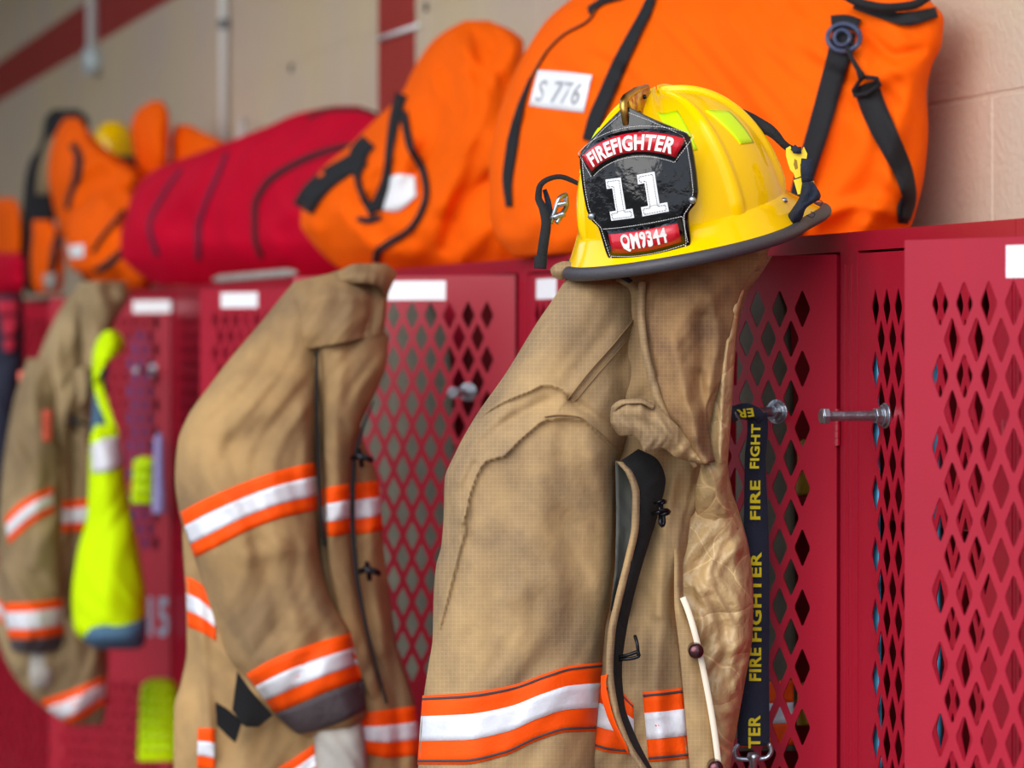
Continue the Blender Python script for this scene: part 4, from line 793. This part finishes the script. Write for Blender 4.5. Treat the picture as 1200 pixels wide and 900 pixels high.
strap_on(pb2, bg2, [(470, 110), (462, 140), (456, 175), (452, 210), (446, 230), (440, 245)], [14, 13, 10, 8, 12, 16])
strap_on(pb2, bg2, [(472, 130), (480, 170), (495, 200), (499, 225), (492, 250), (478, 270), (455, 285), (442, 296), (440, 308)], [9, 9, 9, 8, 7, 7, 7, 8, 9])
strap_on(pb2, bg2, [(354, 245), (366, 226), (385, 208), (404, 196), (425, 184)], [26, 26, 24, 22, 22], name='end_strap')
strap_on(pb2, bg2, [(432, 165), (420, 180), (418, 205), (424, 228), (438, 250)], [20, 22, 7, 7, 12], name='clip_strap')
strap_on(pb2, bg2, [(418, 256), (430, 258), (446, 254)], [6, 8, 6], name='strap_end')
pb2.patch('white_sticker', [(448, 216), (466, 204), (486, 206)], [(444, 245), (462, 248), (488, 230)], WHITE, bg2, off=.01)
# red roll bag
za, zb = zw(142, -.05), zw(442, .30)
bg3, pb3 = bag('roll_bag', rows_([(124, 392, 420, .02), (132, 350, 440, .06), (145, 320, 446, .1), (160, 282, 450, .14), (180, 230, 452, .18), (200, 180, 452, .21), (222, 158, 452, .23), (250, 148, 450, .24), (280, 141, 446, .24), (300, 142, 440, .2), (315, 155, 430, .14), (335, 185, 400, .03)], za, zb, 142, 442),
    [('r', [(250, 175), (215, 230), (175, 270)], .02, 12), ('r', [(340, 250), (320, 270), (330, 300)], .02, 12)], (.02, 110), REDB, 'long crimson roll bag with thin black bands lying between the orange bags', seed=79)
DRED = mat('dark_band', (90, 6, 50), .8)
strap_on(pb3, bg3, [(424, 166), (385, 176), (345, 192), (312, 215), (298, 245), (298, 275), (306, 302)], [5, 7, 8, 8, 7, 6, 6], mat('charcoal_band', (48, 8, 20), .8), 'band', .008)
strap_on(pb3, bg3, [(266, 178), (255, 205), (240, 240), (232, 270), (232, 305)], [4, 5, 5, 6, 6], DRED, 'band', .008)
strap_on(pb3, bg3, [(212, 198), (190, 230), (175, 265), (184, 300)], [4, 5, 5, 6], DRED, 'band', .008)
strap_on(pb3, bg3, [(442, 134), (415, 128), (390, 128), (360, 138)], 4, MATS['charcoal_band'], 'band', .006)
# pile of far gear
za, zb = zw(30, .02), zw(270, .30)
def R2(l, dz=0.): return rows_(l, 9.2+dz, 8.2+dz, 30, 270)
bg4, p4 = bag('gear_bag', R2([(138, 76, 92, .04), (150, 68, 102, .1), (165, 62, 114, .15), (182, 58, 136, .2), (205, 56, 166, .25), (230, 60, 172, .27), (255, 66, 165, .25), (280, 74, 150, .2), (292, 90, 130, .05)]), [('r', [(95, 160), (130, 190), (160, 210)], .04, 12), ('r', [(110, 240), (95, 260), (85, 285)], -.03, 8)], (.03, 60), ORB, 'far orange bag topmost in the heap, black strap across it, small yellow helmet behind', seed=81, group=None)
strap_on(p4, bg4, [(84, 168), (92, 185), (90, 205), (82, 228), (78, 245)], [8, 10, 9, 7, 6])
bg5, p5 = bag('gear_bag', R2([(225, 120, 150, .04), (240, 95, 158, .1), (260, 80, 160, .16), (285, 78, 162, .2), (310, 80, 182, .2), (325, 100, 184, .15), (342, 120, 170, .04)], -.5), [('r', [(140, 250), (110, 290), (95, 320)], .03, 8)], (.03, 50), ORB, 'crumpled orange bag low in the far heap, left end of the red roll bag', seed=82)
strap_on(p5, bg5, [(146, 246), (132, 262), (118, 280), (108, 296)], 5); strap_on(p5, bg5, [(160, 272), (145, 292), (128, 308), (112, 318)], [6, 8, 9, 8])
p5.patch('white_tag', [(80, 288), (98, 286)], [(82, 303), (97, 302)], WHITE, bg5, off=.02)
bg6, p6 = bag('gear_bag', R2([(118, 178, 190, .03), (130, 160, 197, .08), (150, 153, 199, .11), (175, 156, 198, .12), (200, 162, 196, .1), (215, 166, 190, .02)], .2), (), (.02, 50), ORB, 'upright orange flap standing above the far end of the red bag', seed=83)
bg7, p7 = bag('gear_bag', R2([(146, 206, 222, .03), (156, 202, 240, .08), (166, 200, 262, .1), (185, 200, 270, .12), (205, 190, 262, .1), (225, 180, 240, .05)], .3), (), (.02, 50), ORB, 'small orange bag lying behind the far end of the red bag, left of the conduit', seed=84)
bg8, p8 = bag('gear_bag', R2([(258, 38, 60, .04), (275, 38, 72, .08), (300, 36, 76, .1), (335, 38, 74, .06), (344, 44, 70, .02)], .1), (), (.02, 40), ORB, 'small orange bundle low in the far heap between black gear', seed=85)
strap_on(p8, bg8, [(70, 268), (64, 290), (60, 320)], 8); p8.patch('white_tag', [(50, 322), (66, 320)], [(52, 340), (66, 338)], GREY, bg8, off=.02)
bgA, pA_ = bag('gear_bag', rows_([(232, -12, 18, .06), (245, -16, 24, .12), (275, -18, 26, .14), (295, -18, 26, .14), (310, -18, 22, .1)], 10.2, 9.8, -10, 26), (), (.02, 40), ORB, 'orange bag at the left edge of the picture on the locker tops', seed=86)
bgB, pB_ = bag('red_bundle', rows_([(296, -12, 26, .06), (310, -16, 30, .12), (330, -16, 30, .12), (346, -12, 26, .05)], 9.7, 9.4, -10, 26), (), (.02, 40), REDB, 'dark red bundle under the orange bag at the left edge', seed=87)
bgC, pC_ = bag('black_gear', rows_([(128, 62, 92, .04), (140, 52, 104, .1), (155, 50, 104, .12), (170, 46, 90, .12), (190, 34, 80, .14), (220, 28, 70, .14), (260, 26, 64, .14), (300, 26, 60, .14), (344, 30, 56, .05)], 9.9, 9.4, 26, 100), (), (.03, 30), DARKC, 'lumpy black gear heaped behind the far orange bags', 'gear', seed=88)
bgD, pD_ = bag('tan_bundle', rows_([(160, 58, 66, .03), (180, 50, 68, .08), (205, 44, 66, .1), (228, 42, 60, .05)], 9.5, 9.3, 40, 66), (), (.02, 30), TAN3, 'rolled tan cloth between black gear and the far orange bag', 'cloth', seed=89)
def far_helmet(px, py, w_, h_, Z, m, label):
    q = P(px, py, Z); r = w_/2*Z/F; hh = h_*Z/F; b = MB(); n_ = 24
    prof = [(1.25, -.03), (1.2, .02), (1.0, .04)]+[(math.cos(a)**.8 if a < 1.5 else .05, .04+math.sin(a)*.96) for a in np.linspace(.1, 1.55, 10)]
    V = [(q[0]+r*p_[0]*math.cos(k*2*math.pi/n_), q[1]+r*p_[0]*math.sin(k*2*math.pi/n_), q[2]+hh*p_[1]) for p_ in prof for k in range(n_)]
    Fq = [(i*n_+k, i*n_+(k+1) % n_, (i+1)*n_+(k+1) % n_, (i+1)*n_+k) for i in range(len(prof)-1) for k in range(n_)]+[tuple(range(n_))[::-1], tuple((len(prof)-1)*n_+k for k in range(n_))]
    t = empty('fire_helmet', q, label, 'helmet'); mesh('shell', V, Fq, m, t)
    MB().tube([(q[0]+r*1.25*math.cos(a), q[1]+r*1.25*math.sin(a), q[2]-.03*hh) for a in np.linspace(0, 2*math.pi, 33)], .01, 8, False).build('brim_edging', RUB, t, True)
bgE, pE_ = bag('black_gear', rows_([(186, 112, 150, .03), (196, 100, 164, .1), (260, 96, 170, .12), (335, 96, 170, .12)], 9.75, 9.65, 96, 170), (), (.03, 30), DARKC, 'dark gear under the small far yellow helmet, behind the orange heap', 'gear', seed=98)
far_helmet(133, 186, 54, 44, 9.35, YEL, 'far yellow helmet dome peeking over the heap of orange bags')
t = MB(); q = P(285, 138, zw(285, .345)); h_ = q[2]-LTOP-.001; q[2] = LTOP+.001; t.tube([q, q+[0, 0, h_*.82], q+[0, 0, h_*.92], q+[0, 0, h_]], [.04, .04, .016, .014], 16); o = t.build('spray_bottle', mat('cloudy_plastic', (188, 176, 170), .5), None, True, base=q); tag(o, 'pale bottle behind the red bag, right of the white conduit', 'bottle')
q = P(297, 322, zw(297, .02)); a = P(250, 320, zw(250, .02)); c = P(347, 325, zw(347, .02)); a[2] = c[2] = LTOP+.012
tag(MB().tube([a, a+(c-a)*.1, a+(c-a)*.9, c], [.004, .010, .010, .004], 10).build('pry_bar', GREY, None, True, base=a), 'grey bar lying on the locker tops below the red roll bag', 'tool')
# ------------------------------------------------------------------ what hangs inside the lockers
def inside(name, px0, px1, y0, y1, Z, B, m, label, cat, bands=(), seed=1, step=5, noise=(.003, 50)):
    ZA, ZB_ = Z if isinstance(Z, tuple) else (Z, Z); Z = (ZA+ZB_)/2
    t = empty(name, P((px0+px1)/2, y1, Z), label, cat); w_ = px1-px0
    p = Panel([(y0, px0+w_*.3, px1-w_*.3, ZA, ZB_, B*.3), (y0+(y1-y0)*.08, px0+w_*.05, px1-w_*.08, ZA, ZB_, B), (y0+(y1-y0)*.5, px0, px1, ZA, ZB_, B), (y1, px0-2, px1+2, ZA, ZB_, B)], (), noise, 2.4, seed); p.build('body', m, t, step)
    if 'lime_vest' in name:
        k_ = 0
        for yy in np.arange(y0+8, y1-10, 14):
            for xx in np.arange(px0+3, px1-10, 11):
                p.patch('reflective_square', [(xx, yy), (xx+8, yy)], [(xx, yy+9), (xx+8, yy+9)], LIMEP, t, off=.008, n=4, nt=3)
    for ya, yb, m_ in bands: p.patch('trim_band', [(px0+2, ya), (px1-2, ya-3)], [(px0+2, yb), (px1-2, yb-3)], m_, t, off=.004)
    return t
inside('stored_coat', 862, 932, 335, 880, (3.72, 3.61), .03, OLIVE, 'olive grey coat behind the ajar door, seen through the diamonds right of the strap', 'coat', [(800, 826, ORTR), (826, 850, SILV), (850, 876, ORTR)], 91)
inside('yellow_gloves', 934, 956, 515, 580, 3.72, .03, mat('mustard_rubber', (196, 150, 20), .5), 'mustard yellow glove inside the ajar locker, seen above the middle of the door', 'glove', (), 92, 4, (.004, 20))
inside('yellow_gloves', 934, 956, 800, 850, 3.72, .03, MATS['mustard_rubber'], 'mustard yellow glove low inside the ajar locker beside orange trim', 'glove', (), 93, 4, (.004, 20))
inside('blue_cloth', 1084, 1103, 408, 930, 3.26, .006, BLUEC, 'blue cloth strip deep in the shut locker, seen through the right open door', 'cloth', (), 99)
inside('blue_cloth', 1011, 1032, 408, 930, (3.43, 3.39), .003, BLUEC, 'blue cloth hanging behind the left diamonds of the shut locker', 'cloth', (), 94)
inside('stored_coat', 408, 535, 345, 890, (5.50, 4.89), .04, OLIVE, 'grey tan coat hanging behind the ajar door with the long white label', 'coat', (), 95)
inside('stored_cloth', 425, 500, 560, 860, 4.98, .04, BLUEC, 'dark blue cloth low inside the locker with the long white label', 'cloth', (), 96) if False else None
inside('lime_vest', 155, 190, 535, 590, 7.6, .04, LIME, 'lime vest bulging beside the lime jacket, in the numbered locker', 'vest', (), 97, 4)
inside('lavender_cloth', 180, 194, 508, 602, 7.5, .03, LAV, 'pale lavender cloth scrap hanging beside the lime vest', 'cloth', (), 98, 4)
inside('lime_vest', 163, 212, 795, 892, 7.3, .05, LIME, 'lime vest hanging under the locker number 15 band', 'vest', (), 99, 4)

inside('purple_cloth', 148, 184, 385, 655, 7.72, .03, mat('purple_cloth', (104, 84, 150), .8), 'purple cloth seen through the upper diamonds of the number 15 door', 'cloth', (), 101, 5)
